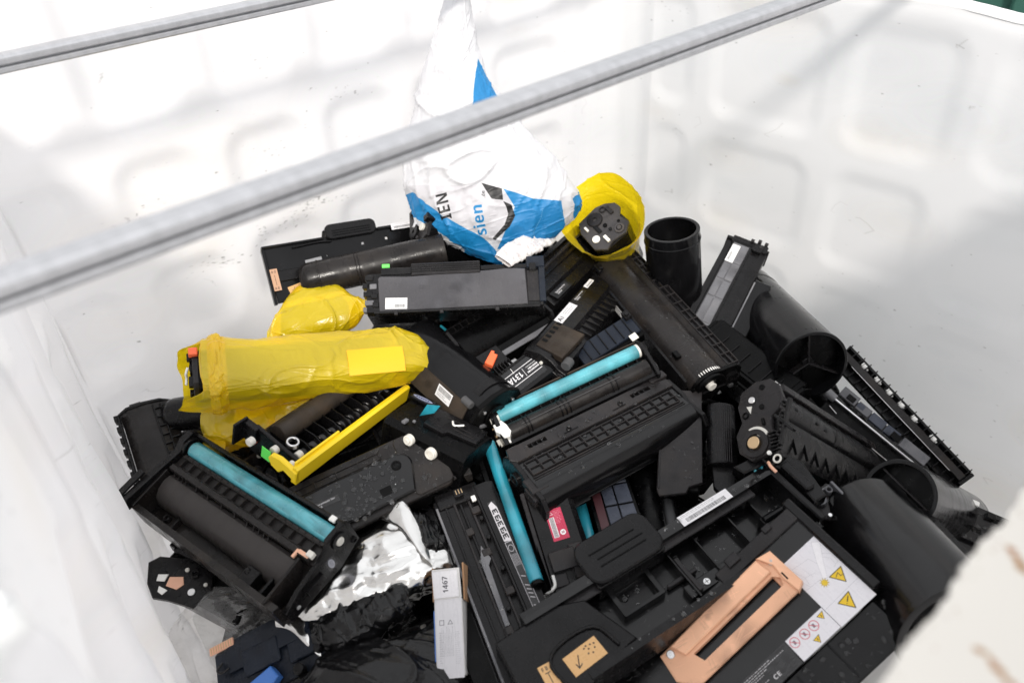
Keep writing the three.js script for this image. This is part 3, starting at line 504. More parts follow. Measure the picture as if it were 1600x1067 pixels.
// a dark green container standing behind the tank
{
  const o = tagged(new THREE.Group(), 'green_container', 'dark green container wall standing behind the tank', 'container');
  o.position.set(3.1, -0.16, -1.2); o.rotation.y = -1.25;
  const gm = std(lin(0.012, 0.075, 0.055), 0.6, { bumpMap: grainTex, bumpScale: 0.001 });
  part(o, 'shell', [B(-1200, 1200, 0, 1500, -500, 500, 20)], gm); part(o, 'lid', [B(-1230, 1230, 1500, 1560, -530, 530, 15)], gm);
  row(o, 'rib', [B(-25, 25, 60, 1480, 500, 540, 8)], gm, steps(9, -1080, 1080));
}
// ---------------------------------------------------------------- printed things
const barcode = (g, x, y, w, h, r) => { g.fillStyle = '#222'; for (let i = 0; i < w;) { const b = 1 + r() * 3; g.fillRect(x + i, y, b * 0.55, h); i += b + r() * 2; } };
const lines = (g, x, y, w, n, dy, r, c = '#777', th = 3) => { g.fillStyle = c; for (let i = 0; i < n; i++) { let q = x; const end = x + w * (0.6 + 0.4 * r()); while (q < end) { const k = 4 + r() * 16; g.fillRect(q, y + i * dy, k, th); q += k + 4; } } };
const T = {
  bar1: canvasTex(256, 96, (g, w, h) => { const r = rngOf(1); g.fillStyle = '#eceaec'; g.fillRect(0, 0, w, h); lines(g, 14, 12, 200, 2, 12, r, '#999'); barcode(g, 26, 44, 200, 36, r); }),
  bar2: canvasTex(256, 128, (g, w, h) => { const r = rngOf(2); g.fillStyle = '#efeeee'; g.fillRect(0, 0, w, h); barcode(g, 20, 14, 216, 52, r); lines(g, 20, 78, 200, 3, 14, r, '#666', 5); }),
  bar3: canvasTex(256, 160, (g, w, h) => { const r = rngOf(3); g.fillStyle = '#f2f1f0'; g.fillRect(0, 0, w, h); lines(g, 18, 18, 210, 4, 16, r, '#aaa', 4); barcode(g, 110, 90, 120, 46, r); lines(g, 18, 98, 70, 3, 16, r, '#888', 5); }),
  small: canvasTex(256, 80, (g, w, h) => { const r = rngOf(4); g.fillStyle = '#d9d7d5'; g.fillRect(0, 0, w, h); barcode(g, 8, 8, 240, 30, r); g.fillStyle = '#333'; g.font = 'bold 26px sans-serif'; g.fillText('4741 7745 4', 30, 68); }),
  red: canvasTex(256, 512, (g, w, h) => { const r = rngOf(5); g.fillStyle = '#c8234e'; g.fillRect(0, 0, w, h); g.strokeStyle = '#fff'; g.lineWidth = 5; g.beginPath(); g.moveTo(20, 90); g.lineTo(60, 20); g.lineTo(110, 90); g.closePath(); g.stroke(); lines(g, 120, 40, 110, 10, 22, r, '#f3b9c6', 4); g.fillStyle = '#f0e8ea'; g.fillRect(26, 130, 84, 330); g.save(); g.translate(26, 460); g.rotate(-Math.PI / 2); barcode(g, 6, 10, 318, 62, r); g.restore(); g.fillStyle = '#fff'; g.beginPath(); g.arc(180, 400, 44, 0, 7); g.fill(); g.fillStyle = '#a11c3f'; g.font = 'bold 56px sans-serif'; g.textAlign = 'center'; g.fillText('M', 180, 420); }),
  warn: canvasTex(416, 684, (g, w, h) => {                              // 54 by 89 mm, drawn in shares of its width and height
    const P = (a, b) => [a * w, b * h], seg = (...p) => { g.beginPath(); p.forEach((q, i) => (i ? g.lineTo(...P(...q)) : g.moveTo(...P(...q)))); g.stroke(); };
    g.fillStyle = '#eae8ed'; g.fillRect(0, 0, w, h); g.strokeStyle = '#aeadb6'; g.lineWidth = 2.5;
    seg([0, 0.42], [0.42, 0.44]); seg([0, 0.735], [1, 0.72]); g.lineWidth = 2;
    seg([0.08, 0.1], [0.2, 0.3], [0.16, 0.4]); seg([0.1, 0.12], [0.55, 0.16], [0.62, 0.3]); seg([0.2, 0.3], [0.44, 0.34]); seg([0.3, 0.2], [0.34, 0.36]); seg([0.75, 0.16], [0.98, 0.3], [0.96, 0.42], [0.8, 0.44]); seg([0.7, 0.2], [0.9, 0.33], [0.88, 0.42]); seg([0.02, 0.2], [0.14, 0.42]);
    g.fillStyle = '#f5f3f6'; g.beginPath(); [[0.86, 0.03], [0.62, 0.26], [0.46, 0.45], [0.54, 0.48], [0.74, 0.3], [1, 0.1]].forEach((p, i) => (i ? g.lineTo(...P(...p)) : g.moveTo(...P(...p)))); g.closePath(); g.fill(); g.stroke();
    g.fillStyle = '#e9c414'; g.strokeStyle = '#8a7512'; g.beginPath(); for (let i = 0; i < 20; i++) { const a = i * Math.PI / 10, r = i % 2 ? 22 : 42; g.lineTo(0.42 * w + r * Math.cos(a), 0.5 * h + r * Math.sin(a)); } g.closePath(); g.fill(); g.stroke();
    const tri = (v, mark) => { g.fillStyle = '#efc60b'; g.strokeStyle = '#4b420c'; g.lineWidth = 8; g.lineJoin = 'round'; g.beginPath(); v.forEach((p, i) => (i ? g.lineTo(...P(...p)) : g.moveTo(...P(...p)))); g.closePath(); g.fill(); g.stroke(); const c = [0, 1].map((k) => (v[0][k] + v[1][k] + v[2][k]) / 3), top = v[0]; g.fillStyle = '#3a3309'; g.strokeStyle = '#3a3309'; if (mark) { g.lineWidth = 9; seg([lerp(c[0], top[0], 0.55), lerp(c[1], top[1], 0.55)], [lerp(c[0], top[0], -0.1), lerp(c[1], top[1], -0.1)]); seg([lerp(c[0], top[0], -0.26), lerp(c[1], top[1], -0.26)], [lerp(c[0], top[0], -0.32), lerp(c[1], top[1], -0.32)]); } else { g.lineWidth = 6; seg([c[0] - 0.08, c[1]], [c[0] + 0.02, c[1] - 0.03], [c[0] + 0.02, c[1] + 0.02], [c[0] + 0.1, c[1] + 0.03]); } };
    tri([[0.92, 0.49], [0.58, 0.49], [0.76, 0.66]]); tri([[0.64, 0.76], [0.3, 0.78], [0.5, 0.95]], true);
  }),
  warnSmall: canvasTex(440, 220, (g, w, h) => {
    const P = (a, b) => [a * w, b * h]; g.fillStyle = '#e8e6eb'; g.fillRect(0, 0, w, h); g.strokeStyle = '#8f8e97'; g.lineWidth = 3; g.strokeRect(1, 1, w - 2, h - 2);
    for (const [a, b] of [[0.88, 0.22], [0.5, 0.75]]) { const [x, y] = P(a, b); g.fillStyle = '#efc60b'; g.strokeStyle = '#4b420c'; g.lineWidth = 5; g.beginPath(); g.moveTo(x + 34, y - 22); g.lineTo(x - 34, y - 16); g.lineTo(x + 2, y + 34); g.closePath(); g.fill(); g.stroke(); g.fillStyle = '#3a3309'; g.fillRect(x - 4, y - 10, 8, 20); }
    for (const [a, b] of [[0.635, 0.3], [0.387, 0.3], [0.127, 0.28]]) { const [x, y] = P(a, b); g.fillStyle = '#6a6470'; g.fillRect(x - 12, y - 18, 22, 34); g.strokeStyle = '#d0646f'; g.lineWidth = 7; g.beginPath(); g.arc(x, y, 42, 0, 7); g.stroke(); g.beginPath(); g.moveTo(x - 29, y - 29); g.lineTo(x + 29, y + 29); g.stroke(); }
  }),
  copierInfo: canvasTex(512, 160, (g, w, h) => { const r = rngOf(6); g.fillStyle = '#161517'; g.fillRect(0, 0, w, h); lines(g, 16, 14, 460, 4, 14, r, '#b8b6b8', 5); g.fillStyle = '#c9c7c9'; g.font = 'bold 40px sans-serif'; g.fillText('CE', 350, 126); lines(g, 30, 100, 110, 2, 18, r, '#b8b6b8', 9); lines(g, 160, 96, 160, 4, 13, r, '#b8b6b8', 4); }),
  oneThree: canvasTex(512, 256, (g, w, h) => { g.fillStyle = '#0e0e10'; g.fillRect(0, 0, w, h); g.translate(w, h); g.rotate(Math.PI); g.fillStyle = '#e8e6e8'; g.fillRect(20, 60, 470, 7); g.fillRect(20, 196, 470, 7); g.font = 'bold 92px sans-serif'; g.fillText('131A', 270, 165); g.fillRect(240, 80, 5, 100); const r = rngOf(88); lines(g, 40, 96, 180, 2, 30, r, '#dddbdd', 18); lines(g, 44, 160, 150, 1, 12, r, '#bbb', 8); }),
  copier: canvasTex(512, 128, (g, w, h) => { g.fillStyle = '#1b1a1b'; g.fillRect(0, 0, w, h); g.fillStyle = '#d6d4d6'; g.font = 'bold 54px sans-serif'; g.fillText('Replacement for', 14, 56); g.fillText('COPIER', 14, 116); }),
  strip: canvasTex(1024, 72, (g, w, h) => {
    g.fillStyle = '#141315'; g.fillRect(0, 0, w, h); g.fillStyle = '#c3c0c4'; g.beginPath(); g.moveTo(0, 30); g.lineTo(50, 4); g.lineTo(300, 4); g.lineTo(290, 68); g.lineTo(20, 68); g.fill();
    g.strokeStyle = '#201f21'; g.lineWidth = 11; for (let i = 0; i < 5; i++) { const x = 62 + i * 46; g.beginPath(); g.moveTo(x + 30, 16); g.lineTo(x, 20); g.lineTo(x + 4, 54); g.lineTo(x + 32, 54); if (i % 2) g.lineTo(x + 32, 34); g.stroke(); g.beginPath(); g.moveTo(x + 2, 36); g.lineTo(x + 22, 36); g.stroke(); } g.strokeStyle = '#b5b2b6'; g.lineWidth = 4; g.strokeRect(300, 6, 640, 60); g.beginPath(); g.arc(345, 36, 22, 0, 7); g.stroke(); g.fillStyle = '#9b989c'; for (let i = 0; i < 5; i++) g.fillRect(385, 14 + i * 10, 80, 4);
    g.font = 'bold 44px sans-serif'; g.fillStyle = '#b5b2b6'; g.lineWidth = 6; for (const x of [530, 590, 616, 642, 668, 720]) { g.beginPath(); g.moveTo(x + 14, 18); g.lineTo(x, 54); g.stroke(); } g.strokeRect(850, 20, 26, 32); g.beginPath(); g.moveTo(950, 64); g.lineTo(980, 8); g.lineTo(1014, 64); g.closePath(); g.lineWidth = 10; g.stroke();
  }),
  label4: canvasTex(256, 96, (g, w, h) => { g.fillStyle = '#e6e4e6'; g.fillRect(0, 0, w, h); g.fillStyle = '#1a1a1c'; g.font = 'bold 64px sans-serif'; g.fillText('A', 14, 72); g.fillRect(62, 30, 8, 42); const r = rngOf(8); lines(g, 110, 24, 120, 3, 22, r, '#8a888c', 6); }),
  oval: canvasTex(256, 96, (g, w, h) => { g.fillStyle = '#0c0c10'; g.fillRect(0, 0, w, h); g.fillStyle = '#8d93ad'; g.beginPath(); g.ellipse(128, 48, 112, 34, 0, 0, 7); g.fill(); g.fillStyle = '#1c2140'; for (let i = 0; i < 6; i++) g.fillRect(52 + i * 26, 34, 14, 28); }),
  disc: canvasTex(128, 128, (g, w, h) => { g.fillStyle = '#171618'; g.fillRect(0, 0, w, h); g.fillStyle = '#a9abb5'; g.beginPath(); g.ellipse(64, 64, 58, 40, 0, 0, 7); g.fill(); g.strokeStyle = '#5c5f6c'; g.lineWidth = 5; for (const q of [-26, -8, 10, 26]) { g.beginPath(); g.moveTo(64 + q, 44); g.lineTo(58 + q, 84); g.stroke(); } }),
  arrowA: canvasTex(320, 192, (g, w, h) => { g.fillStyle = '#dcae74'; g.fillRect(0, 0, w, h); g.strokeStyle = g.fillStyle = '#2a2018'; g.lineWidth = 9; g.beginPath(); g.moveTo(120, 50); g.lineTo(66, 150); g.moveTo(62, 104); g.lineTo(66, 150); g.lineTo(108, 132); g.stroke(); for (const [x, y] of [[190, 40], [220, 64], [250, 40], [196, 96], [232, 112], [268, 84], [214, 30], [282, 50]]) { g.beginPath(); g.arc(x, y, 8, 0, 7); g.fill(); } }),
  arrowB: canvasTex(128, 320, (g, w, h) => { g.fillStyle = '#dcae74'; g.fillRect(0, 0, w, h); g.strokeStyle = g.fillStyle = '#2a2018'; g.lineWidth = 8; g.beginPath(); g.moveTo(64, 70); g.lineTo(64, 230); g.moveTo(44, 210); g.lineTo(64, 234); g.lineTo(84, 210); g.moveTo(40, 70); g.lineTo(90, 70); g.stroke(); g.font = 'bold 44px sans-serif'; g.fillText('F B', 22, 50); g.fillText('A B', 22, 300); }),
  carton: canvasTex(256, 768, (g, w, h) => { const r = rngOf(12); g.fillStyle = '#c9c8cc'; g.fillRect(0, 0, w, h); g.save(); g.translate(80, 560); g.rotate(-Math.PI / 2); lines(g, 0, -40, 330, 9, 15, r, '#8b8a90', 4); g.restore(); g.strokeStyle = '#46454b'; g.lineWidth = 5; g.strokeRect(40, 210, 40, 46); g.beginPath(); g.moveTo(120, 250); g.lineTo(142, 210); g.lineTo(164, 250); g.closePath(); g.stroke(); lines(g, 30, 330, 30, 14, 22, r, '#8b8a90', 5); lines(g, 180, 330, 50, 16, 20, r, '#9a99a0', 4); }),
  cartonTop: canvasTex(256, 256, (g, w, h) => { g.fillStyle = '#d6d5d9'; g.fillRect(0, 0, w, h); g.translate(150, 236); g.rotate(-Math.PI / 2); g.fillStyle = '#34333a'; g.font = 'bold 74px sans-serif'; g.fillText('1467', 22, 0); }),
  chip: canvasTex(128, 64, (g, w, h) => { g.fillStyle = '#2f8a5a'; g.fillRect(0, 0, w, h); g.fillStyle = '#c9b27a'; for (let i = 0; i < 4; i++) g.fillRect(12 + i * 28, 12, 18, 40); }),
  pink: canvasTex(128, 320, (g, w, h) => { g.fillStyle = '#c39a7c'; g.fillRect(0, 0, w, h); g.fillStyle = '#4a3328'; g.font = 'bold 50px sans-serif'; g.fillText('A O', 20, 60); g.fillText('A B', 20, 300); g.fillRect(60, 90, 8, 150); }),
  tissue: canvasTex(512, 512, (g, w, h) => { const r = rngOf(15); g.fillStyle = '#e7e3e1'; g.fillRect(0, 0, w, h); for (let i = 0; i < 46; i++) { g.save(); g.translate(r() * w, r() * h); g.rotate(0.5 + (r() - 0.5) * 0.3); lines(g, 0, 0, 90 + r() * 120, 2, 12, r, r() < 0.3 ? '#c79a94' : '#a9a5a5', 3); g.restore(); } for (let i = 0; i < 400; i++) { g.fillStyle = `rgba(120,100,95,${r() * 0.3})`; g.fillRect(r() * w, r() * h, 2, 2); } }),
};
const stained = plastic([1, 1, 1], 0.62, { map: canvasTex(512, 512, (g, w, h) => { const r = rngOf(21); g.fillStyle = '#393635'; g.fillRect(0, 0, w, h); for (let i = 0; i < 900; i++) { const t = r(); g.fillStyle = `rgba(${18 + r() * 20},${50 + r() * 40},${120 + r() * 80},${0.15 + r() * 0.5})`; g.beginPath(); g.arc((150 + t * 150 + (r() + r() + r() - 1.5) * 90 + 512) % 512, (r() * 512 + t * 80) % 512, 1 + r() * 7, 0, 7); g.fill(); } for (let i = 0; i < 2500; i++) { g.fillStyle = `rgba(120,115,112,${r() * 0.18})`; g.fillRect(r() * w, r() * h, 1 + r() * 2, 1 + r() * 2); } }) });
stained.color.set(0xffffff);

// ---------------------------------------------------------------- pieces that many cartridges have
function capEnd(G, x, dir, outline, mat, bits = [], th = 5) {        // moulded end plate; bits: [kind, z, y, r, height, material]
  const e = part(G, 'end_cap', [PX(outline, dir > 0 ? x : x - th, dir > 0 ? x + th : x, 0.9)], mat);
  const X = (h0, h1) => (dir > 0 ? [x + th + h0, x + th + h1] : [x - th - h1, x - th - h0]);
  for (const [kind, z, y, r, h = 3, m = mat] of bits) {
    const [a, b] = X(-0.4, h);
    if (kind === 'gear') part(e, 'gear', [GX(a, b, y, z, r, Math.max(12, Math.round(r * 2.1)))], m);
    else if (kind === 'ring') part(e, 'bearing_ring', [RX(a, b, y, z, r, r * 0.6)], m);
    else if (kind === 'boss') part(e, 'boss', [CX(a, b, y, z, r, 18, r * 0.92)], m);
    else if (kind === 'screw') part(e, 'screw', [CX(a, b, y, z, r, 14), B(a - 0.2 * dir, b + 0.35 * dir, y - 0.35, y + 0.35, z - r * 0.7, z + r * 0.7, 0.1)], m);
    else if (kind === 'rib') part(e, 'rib', [B(a, b, y - r, y + r, z - 0.8, z + 0.8, 0.3)], m);
    else if (kind === 'bar') part(e, 'lug', [B(a, b, y - r * 0.4, y + r * 0.4, z - r, z + r, 0.5)], m);
  }
  return e;
}
const lobes = (W, H, r = 0.28) => { const a = W / 2, k = Math.min(W, H) * r; return [[-a, -H + k], [-a, -k], [-a + k, 0], [-a * 0.1, 0], [a * 0.12, -H * 0.1], [a - k, -H * 0.06], [a, -H * 0.06 - k], [a, -H + k * 1.2], [a - k * 1.2, -H], [-a + k, -H]]; };
function ladder(G, x0, x1, y, z0, z1, n, mat, h = 2.4, mid = true) { // long rails with cross ribs, each rib a piece
  for (const z of mid ? [z0, (z0 + z1) / 2, z1] : [z0, z1]) part(G, 'rail', [B(x0, x1, y, y + h, z - 0.7, z + 0.7, 0.3)], mat);
  row(G, 'rib', [B(-0.7, 0.7, 0, h + 0.8, z0, z1, 0.3)], mat, steps(n, x0 + 1, x1 - 1, y));
}
const screwTop = (G, x, y, z, r = 3.2) => { const s = part(G, 'screw', [CY(x, y, y + 1.6, z, r, 16)], M.steel); part(s, 'screw_slot', [B(x - r * 0.7, x + r * 0.7, y + 1.5, y + 1.9, z - 0.4, z + 0.4, 0.1), B(x - 0.4, x + 0.4, y + 1.5, y + 1.9, z - r * 0.7, z + r * 0.7, 0.1)], M.rubber); };
function plainCartridge(G, L, v, { W = 74, H = 62, body = M.black, trim = M.grey } = {}) {      // a generic toner cartridge in three makes
  const a = W / 2;
  if (v === 0) {
    part(G, 'hopper', [PX([...arc(a * 0.25, -H * 0.5, a * 0.72, -80, 130, 18, H * 0.5), [-a * 0.35, -H * 0.25], [-a * 0.35, -H]], 4, L - 4)], body);
    part(G, 'roller_tray', [PX([[-a, -H * 0.9], [-a, -H * 0.35], [-a + 3, -H * 0.3], [-a + 3, -H * 0.8], [-a * 0.35, -H * 0.8], [-a * 0.35, -H * 0.9]], 4, L - 4)], trim);
    part(G, 'roller', [CX(6, L - 6, -H * 0.45, -a * 0.66, H * 0.16)], M.rubber); ladder(G, 10, L - 10, -H * 0.24, -a * 0.34, a * 0.0, 10, trim, 3, false);
  } else if (v === 1) {
    part(G, 'housing', [PX([[-a, -H], [-a, -8], [-a + 6, 0], [a * 0.3, 0], [a * 0.45, -7], [a, -12], [a, -H * 0.8], [a * 0.6, -H]], 4, L - 4)], body);
    part(G, 'lid', [B(12, L - 12, -1, 2, -a + 8, a * 0.2, 1)], trim); row(G, 'rib', [B(-0.8, 0.8, 0, 6, -6, 6, 0.3)], trim, steps(9, 16, L - 16, -9, a * 0.72)); part(G, 'slot_lip', [B(14, L - 14, -7, -4, a * 0.5, a * 0.56, 0.4)], trim);
  } else {
    part(G, 'housing', [PX([[-a, -H], [-a, -H * 0.3], ...arc(0, -H * 0.45, a * 0.7, 160, 20, 14, H * 0.45), [a, -H * 0.4], [a, -H]], 4, L - 4)], body);
    ladder(G, 8, L - 8, -H * 0.31, -a + 1, -a * 0.72, 13, trim, 3, false); part(G, 'blade', [B(8, L - 8, -H * 0.42, -H * 0.36, a * 0.7, a + 3, 0.5)], M.slate);
  }
  const o = lobes(W + 6, H + 2);
  capEnd(G, 4, -1, o, trim, [['gear', -a * 0.4, -H * 0.4, H * 0.2, 4, body], ['boss', a * 0.45, -H * 0.45, H * 0.12, 6, trim], ['ring', a * 0.1, -H * 0.75, H * 0.1, 3, trim]], 6);
  capEnd(G, L - 4, 1, o, trim, [['gear', -a * 0.35, -H * 0.45, H * 0.24, 4, body], ['gear', a * 0.4, -H * 0.55, H * 0.15, 5, M.rubber], ['boss', a * 0.05, -H * 0.2, H * 0.07, 5, M.ivory]], 6);
}

// ---------------------------------------------------------------- cartridges lying deeper in the heap, seen in the gaps
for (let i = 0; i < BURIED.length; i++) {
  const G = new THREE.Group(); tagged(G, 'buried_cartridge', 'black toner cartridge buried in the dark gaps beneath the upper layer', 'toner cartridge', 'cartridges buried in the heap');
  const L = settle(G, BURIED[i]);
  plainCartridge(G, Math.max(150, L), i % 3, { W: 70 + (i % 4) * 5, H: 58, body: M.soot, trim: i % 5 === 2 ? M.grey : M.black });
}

// ---------------------------------------------------------------- the long cartridge with a turquoise drum, lower left
{
  const [G, L] = thing('drum_cartridge', 'wide black drum cartridge with bright turquoise drum, lower left beside the tank wall', 'toner cartridge', 'c13');
  part(G, 'base', [PX([[-60, -52], [-60, -30], [-34, -30], [-34, -14], [-4, -14], [-4, -34], [2, -34], [34, -50], [61, -46], [61, -56], [20, -62]], 0, L)], M.brown);
  part(G, 'back_rail', [B(-4, L + 4, -34, -3, -66, -60.5, 1)], M.black);
  const dr = part(G, 'drum', [CX(8, L - 2, -15, -46, 12.2, 36)], M.teal); part(dr, 'drum_flange', [CX(1, 8, -15, -46, 12, 28), CX(L - 2, L + 4, -15, -46, 12, 28)], M.black);
  part(G, 'blade_lip', [B(6, L - 4, -12, -9.5, -33, -28.5, 0.5)], M.brown); row(G, 'rivet', [CY(0, -10, -8.6, 0, 1.1, 8)], M.black, steps(22, 14, L - 12, 0, -31));
  part(G, 'rib_channel', [B(6, L - 6, -14, -9, -28.6, -27, 0.4), B(6, L - 6, -14, -8.5, -14.5, -13, 0.4)], M.brown);
  row(G, 'rib', [PZ([[-1.2, 0], [1.2, 0], [0.6, 5.6], [-0.6, 5.6]], -27, -14.6, 0.2)], M.brown, steps(15, 16, L - 16, -14));
  part(G, 'flat_bar', [B(4, L - 6, -14, -7, -12.8, -4.4, 0.8)], M.brown);
  row(G, 'fin', [PX([[-4.2, -24], [4, -27], [4, -20], [-4.2, -12]], -0.9, 0.9, 0.2)], M.brown, [16, 26, 34, 42, 66, 92, 122, 150, 176, 190, 200, 210, 219].map((x) => [x, 0, 0]));
  part(G, 'toner_hopper', [PX([[-3, -21], [2, -17], [12, -16], [24, -20], [34, -29], [38, -40], [38, -54], [-3, -54]], 5, L - 23, 1.5)], stained, 'hopper smeared with blue toner');
  part(G, 'front_wall', [PX([[54, -50], [55, -17], [64, -14], [66, -54]], 0, L - 2)], M.brown);
  part(G, 'tray_side', [PX([[-2, -20], [-2, -8], [62, -12], [62, -50], [20, -50]], 0, 4)], M.brown); part(G, 'tray_side', [PX([[-2, -20], [-2, -8], [62, -12], [62, -50], [20, -50]], L - 22, L - 18)], M.brown);
  part(G, 'tray_partition', [PX([[28, -48], [30, -30], [40, -38], [56, -40], [56, -48]], 58, 60, 0.3)], M.brown);
  for (const x of [36, L - 50]) part(G, 'ring_boss', [RY(x, -48, -41, 46, 5, 3.4, 20)], M.grey);
  part(G, 'latch_box', [B(L - 86, L - 64, -48, -26, 34, 55, 1), B(L - 44, L - 40, -48, -24, 32, 55, 0.6)], M.black); part(G, 'latch_window', [RX(L - 82, L - 80, -25, 42, 4, 3)], M.grey);
  const f = part(G, 'end_flange', [PX([[-70, -42], [-70, -6], [-60, 5], [-44, 5], [-30, -4], [0, -2], [60, 0], [72, -4], [72, -18], [40, -20], [20, -46]], -12, 0, 1)], M.black);
  part(f, 'flange_lip', [PX([[20, 1], [20, 5], [72, 3], [76, -14], [72, -15], [68, -1]], -22, -11, 0.6)], M.black); part(f, 'drum_bearing', [RX(-8, 5, -15, -46, 17, 12.6)], M.black);
  const e = capEnd(G, L - 2, 1, [[-70, -46], [-70, -8], [-62, 2], [-34, 2], [-26, -8], [-14, -14], [30, -20], [56, -30], [56, -52], [-30, -58]], M.black, [['boss', -46, -15, 6.5, 4, M.ivory], ['ring', -46, -15, 12, 3, M.black], ['ring', -62, -38, 4.5, 3, M.black], ['bar', 8, -36, 14, 4, M.black], ['screw', 40, -40, 3, 1.5, M.steel]], 7);
  { const s = sticker(e, 'maker_badge', T.disc, 0, 0, 20, 14, 0); s.rotation.z = -Math.PI / 2; s.position.set((L + 5) / 1000, -0.034, -0.022); }
  part(G, 'contact', [B(L - 26, L - 8, -8, -5.5, -11, -6, 0.5), B(L - 30, L - 26, -10, -6, -10, 2, 0.5)], M.copper, 'copper contact strip'); part(G, 'white_block', [B(L - 12, L - 2, -9, -2, -16, -8, 0.8)], M.ivory);
  part(G, 'white_clip', [B(L - 20, L - 10, -6, -1.5, -66, -58, 0.8)], M.white);
}
// ---------------------------------------------------------------- the turquoise drum in the middle, and the wet ribbed cartridge in front of it
{
  const [G, L] = thing('drum_cartridge', 'slim black drum unit with turquoise drum and white end clip, centre of the heap', 'toner cartridge', 'c27');
  part(G, 'base', [PX([[-22, -40], [-22, -14], [-6, -22], [4, -22], [10, -10], [40, -14], [44, -44]], 0, L - 6)], M.black);
  part(G, 'back_lip', [B(2, L - 4, -16, -6, -24, -21.5, 0.5)], M.dusty);
  const d = part(G, 'drum', [CX(6, L - 12, -9, -8, 10.8, 36)], M.teal); part(d, 'drum_end', [CX(2, 6, -9, -8, 10.4, 30), CX(L - 12, L - 8, -9, -8, 10.7, 30)], M.ivory); part(d, 'drum_flange', [CX(L - 8, L - 3, -10, -8, 12, 30)], M.black);
  part(G, 'charge_roller_cover', [PX([...arc(22, -14, 13, 170, 10, 14), [36, -30], [8, -30]], 10, L - 10)], M.brown);
  row(G, 'clip_ring', [RX(-1.2, 1.2, -14, 22, 14.6, 12)], M.black, [36, 42, 92, 99, 106, 178, 186].map((x) => [x, 0, 0])); part(G, 'wire', [wire([[30, -1, 24], [110, 0.5, 24], [L - 60, 0, 24]], 0.7)], M.rubber);
  row(G, 'rib', [B(-0.8, 0.8, -2, 4, -4, 5, 0.3)], M.black, steps(14, 20, L - 20, -13, 8));
  capEnd(G, 2, -1, [[-26, -40], [-26, -8], [-16, 4], [2, 4], [14, -2], [42, -6], [44, -44]], M.black, [['boss', -8, -10, 7, 3, M.ivory], ['ring', -8, -10, 12, 2, M.black], ['boss', 8, -34, 4, 4, M.brass], ['bar', 20, -36, 6, 5, M.ivory], ['boss', -4, -32, 2.4, 3, M.brass]], 7);
  part(G, 'white_clip', [PY([[-8, 6], [6, 4], [10, 14], [12, 26], [6, 34], [-2, 32], [-4, 24], [-9, 18]], -14, -1, 1), B(2, 6, -24, -12, 28, 38, 0.6)], M.white, 'white plastic end clip');
  capEnd(G, L - 6, 1, [[-26, -40], [-26, -8], [-12, 3], [8, 1], [44, -8], [44, -44]], M.black, [['gear', -8, -12, 11, 4, M.black], ['gear', 22, -26, 12, 5, M.rubber]], 6);
}
{
  const [G, L] = thing('ribbed_cartridge', 'wet black cartridge with ladder-like ribs along its lid, in front of the central turquoise drum', 'toner cartridge', 'c28');
  part(G, 'housing', [PX([[-48, -40], [-48, -3], [12, -3], ...arc(12, -33, 33, 86, -40, 16, 31), [30, -62], [-30, -58]], 4, L - 4)], M.wet);
  part(G, 'top_plate', [PY([[2, -52], [L - 24, -52], [L - 20, -44], [L - 2, -42], [L - 2, -26], [4, -26], [-4, -34]], -4, 1.6, 0.8, [[[30, -45], [62, -45], [62, -36], [30, -36]], [[L - 74, -45], [L - 36, -45], [L - 36, -36], [L - 74, -36]]])], M.grey);
  row(G, 'grille_bar', [B(-0.8, 0.8, -2, 1.2, -45, -36, 0.3)], M.black, [38, 46, 54, L - 66, L - 57, L - 48].map((x) => [x, 0, 0]));
  part(G, 'button', [CY(82, 1, 2.6, -35, 5, 20)], M.grey); part(G, 'catch', [RY(98, 1, 4, -37, 4, 2.4, 16), B(88, 112, 1.4, 2.8, -34.5, -33, 0.3), RY(L - 96, 1, 4, -37, 4.4, 2.4, 16), B(L - 114, L - 90, 1.4, 2.8, -33, -31.5, 0.3)], M.black);
  ladder(G, 10, L - 14, -3.4, -21, 2, 15, M.grey, 3.4); part(G, 'seam_rail', [B(8, L - 10, -3.4, -1.2, 5, 6.6, 0.3), B(8, L - 10, -3.4, -1.6, 9, 10, 0.3)], M.grey);
  part(G, 'lower_lip', [B(12, L + 8, -44, -41, 40, 48, 0.6)], M.wet); part(G, 'lip_tab', [B(40, 74, -45, -40, 46, 52, 0.8), B(L - 70, L - 36, -45, -40, 46, 52, 0.8)], M.wet);
  capEnd(G, 4, -1, lobes(104, 62, 0.2), M.black, [['boss', 34, -46, 6, 7, M.brass], ['ring', -18, -22, 10, 4, M.black], ['gear', 10, -38, 12, 4, M.soot], ['boss', -36, -44, 3, 3, M.steel]], 7);
  part(G, 'side_step', [B(-6, 20, -14, -4, 0, 26, 1), B(-8, 8, -24, -10, 8, 34, 1)], M.grey);
  capEnd(G, L - 4, 1, lobes(104, 62, 0.2), M.black, [['gear', 6, -34, 15, 4, M.soot], ['boss', -30, -26, 6, 4, M.rubber]], 7); part(G, 'corner_block', [B(L - 30, L + 2, -6, 6, -58, -44, 1.5)], M.grey);
  drops(G, 120, (u, v) => { const z = lerp(-50, 30, v), x = lerp(4, L - 4, u); return [x, z < -26 ? 1.6 : z < 12 ? -3 : -33 + Math.sqrt(Math.max(0, 33 * 33 - (z - 12) ** 2)) * 31 / 33, z]; }, 0.6, 2.6, 41);
}
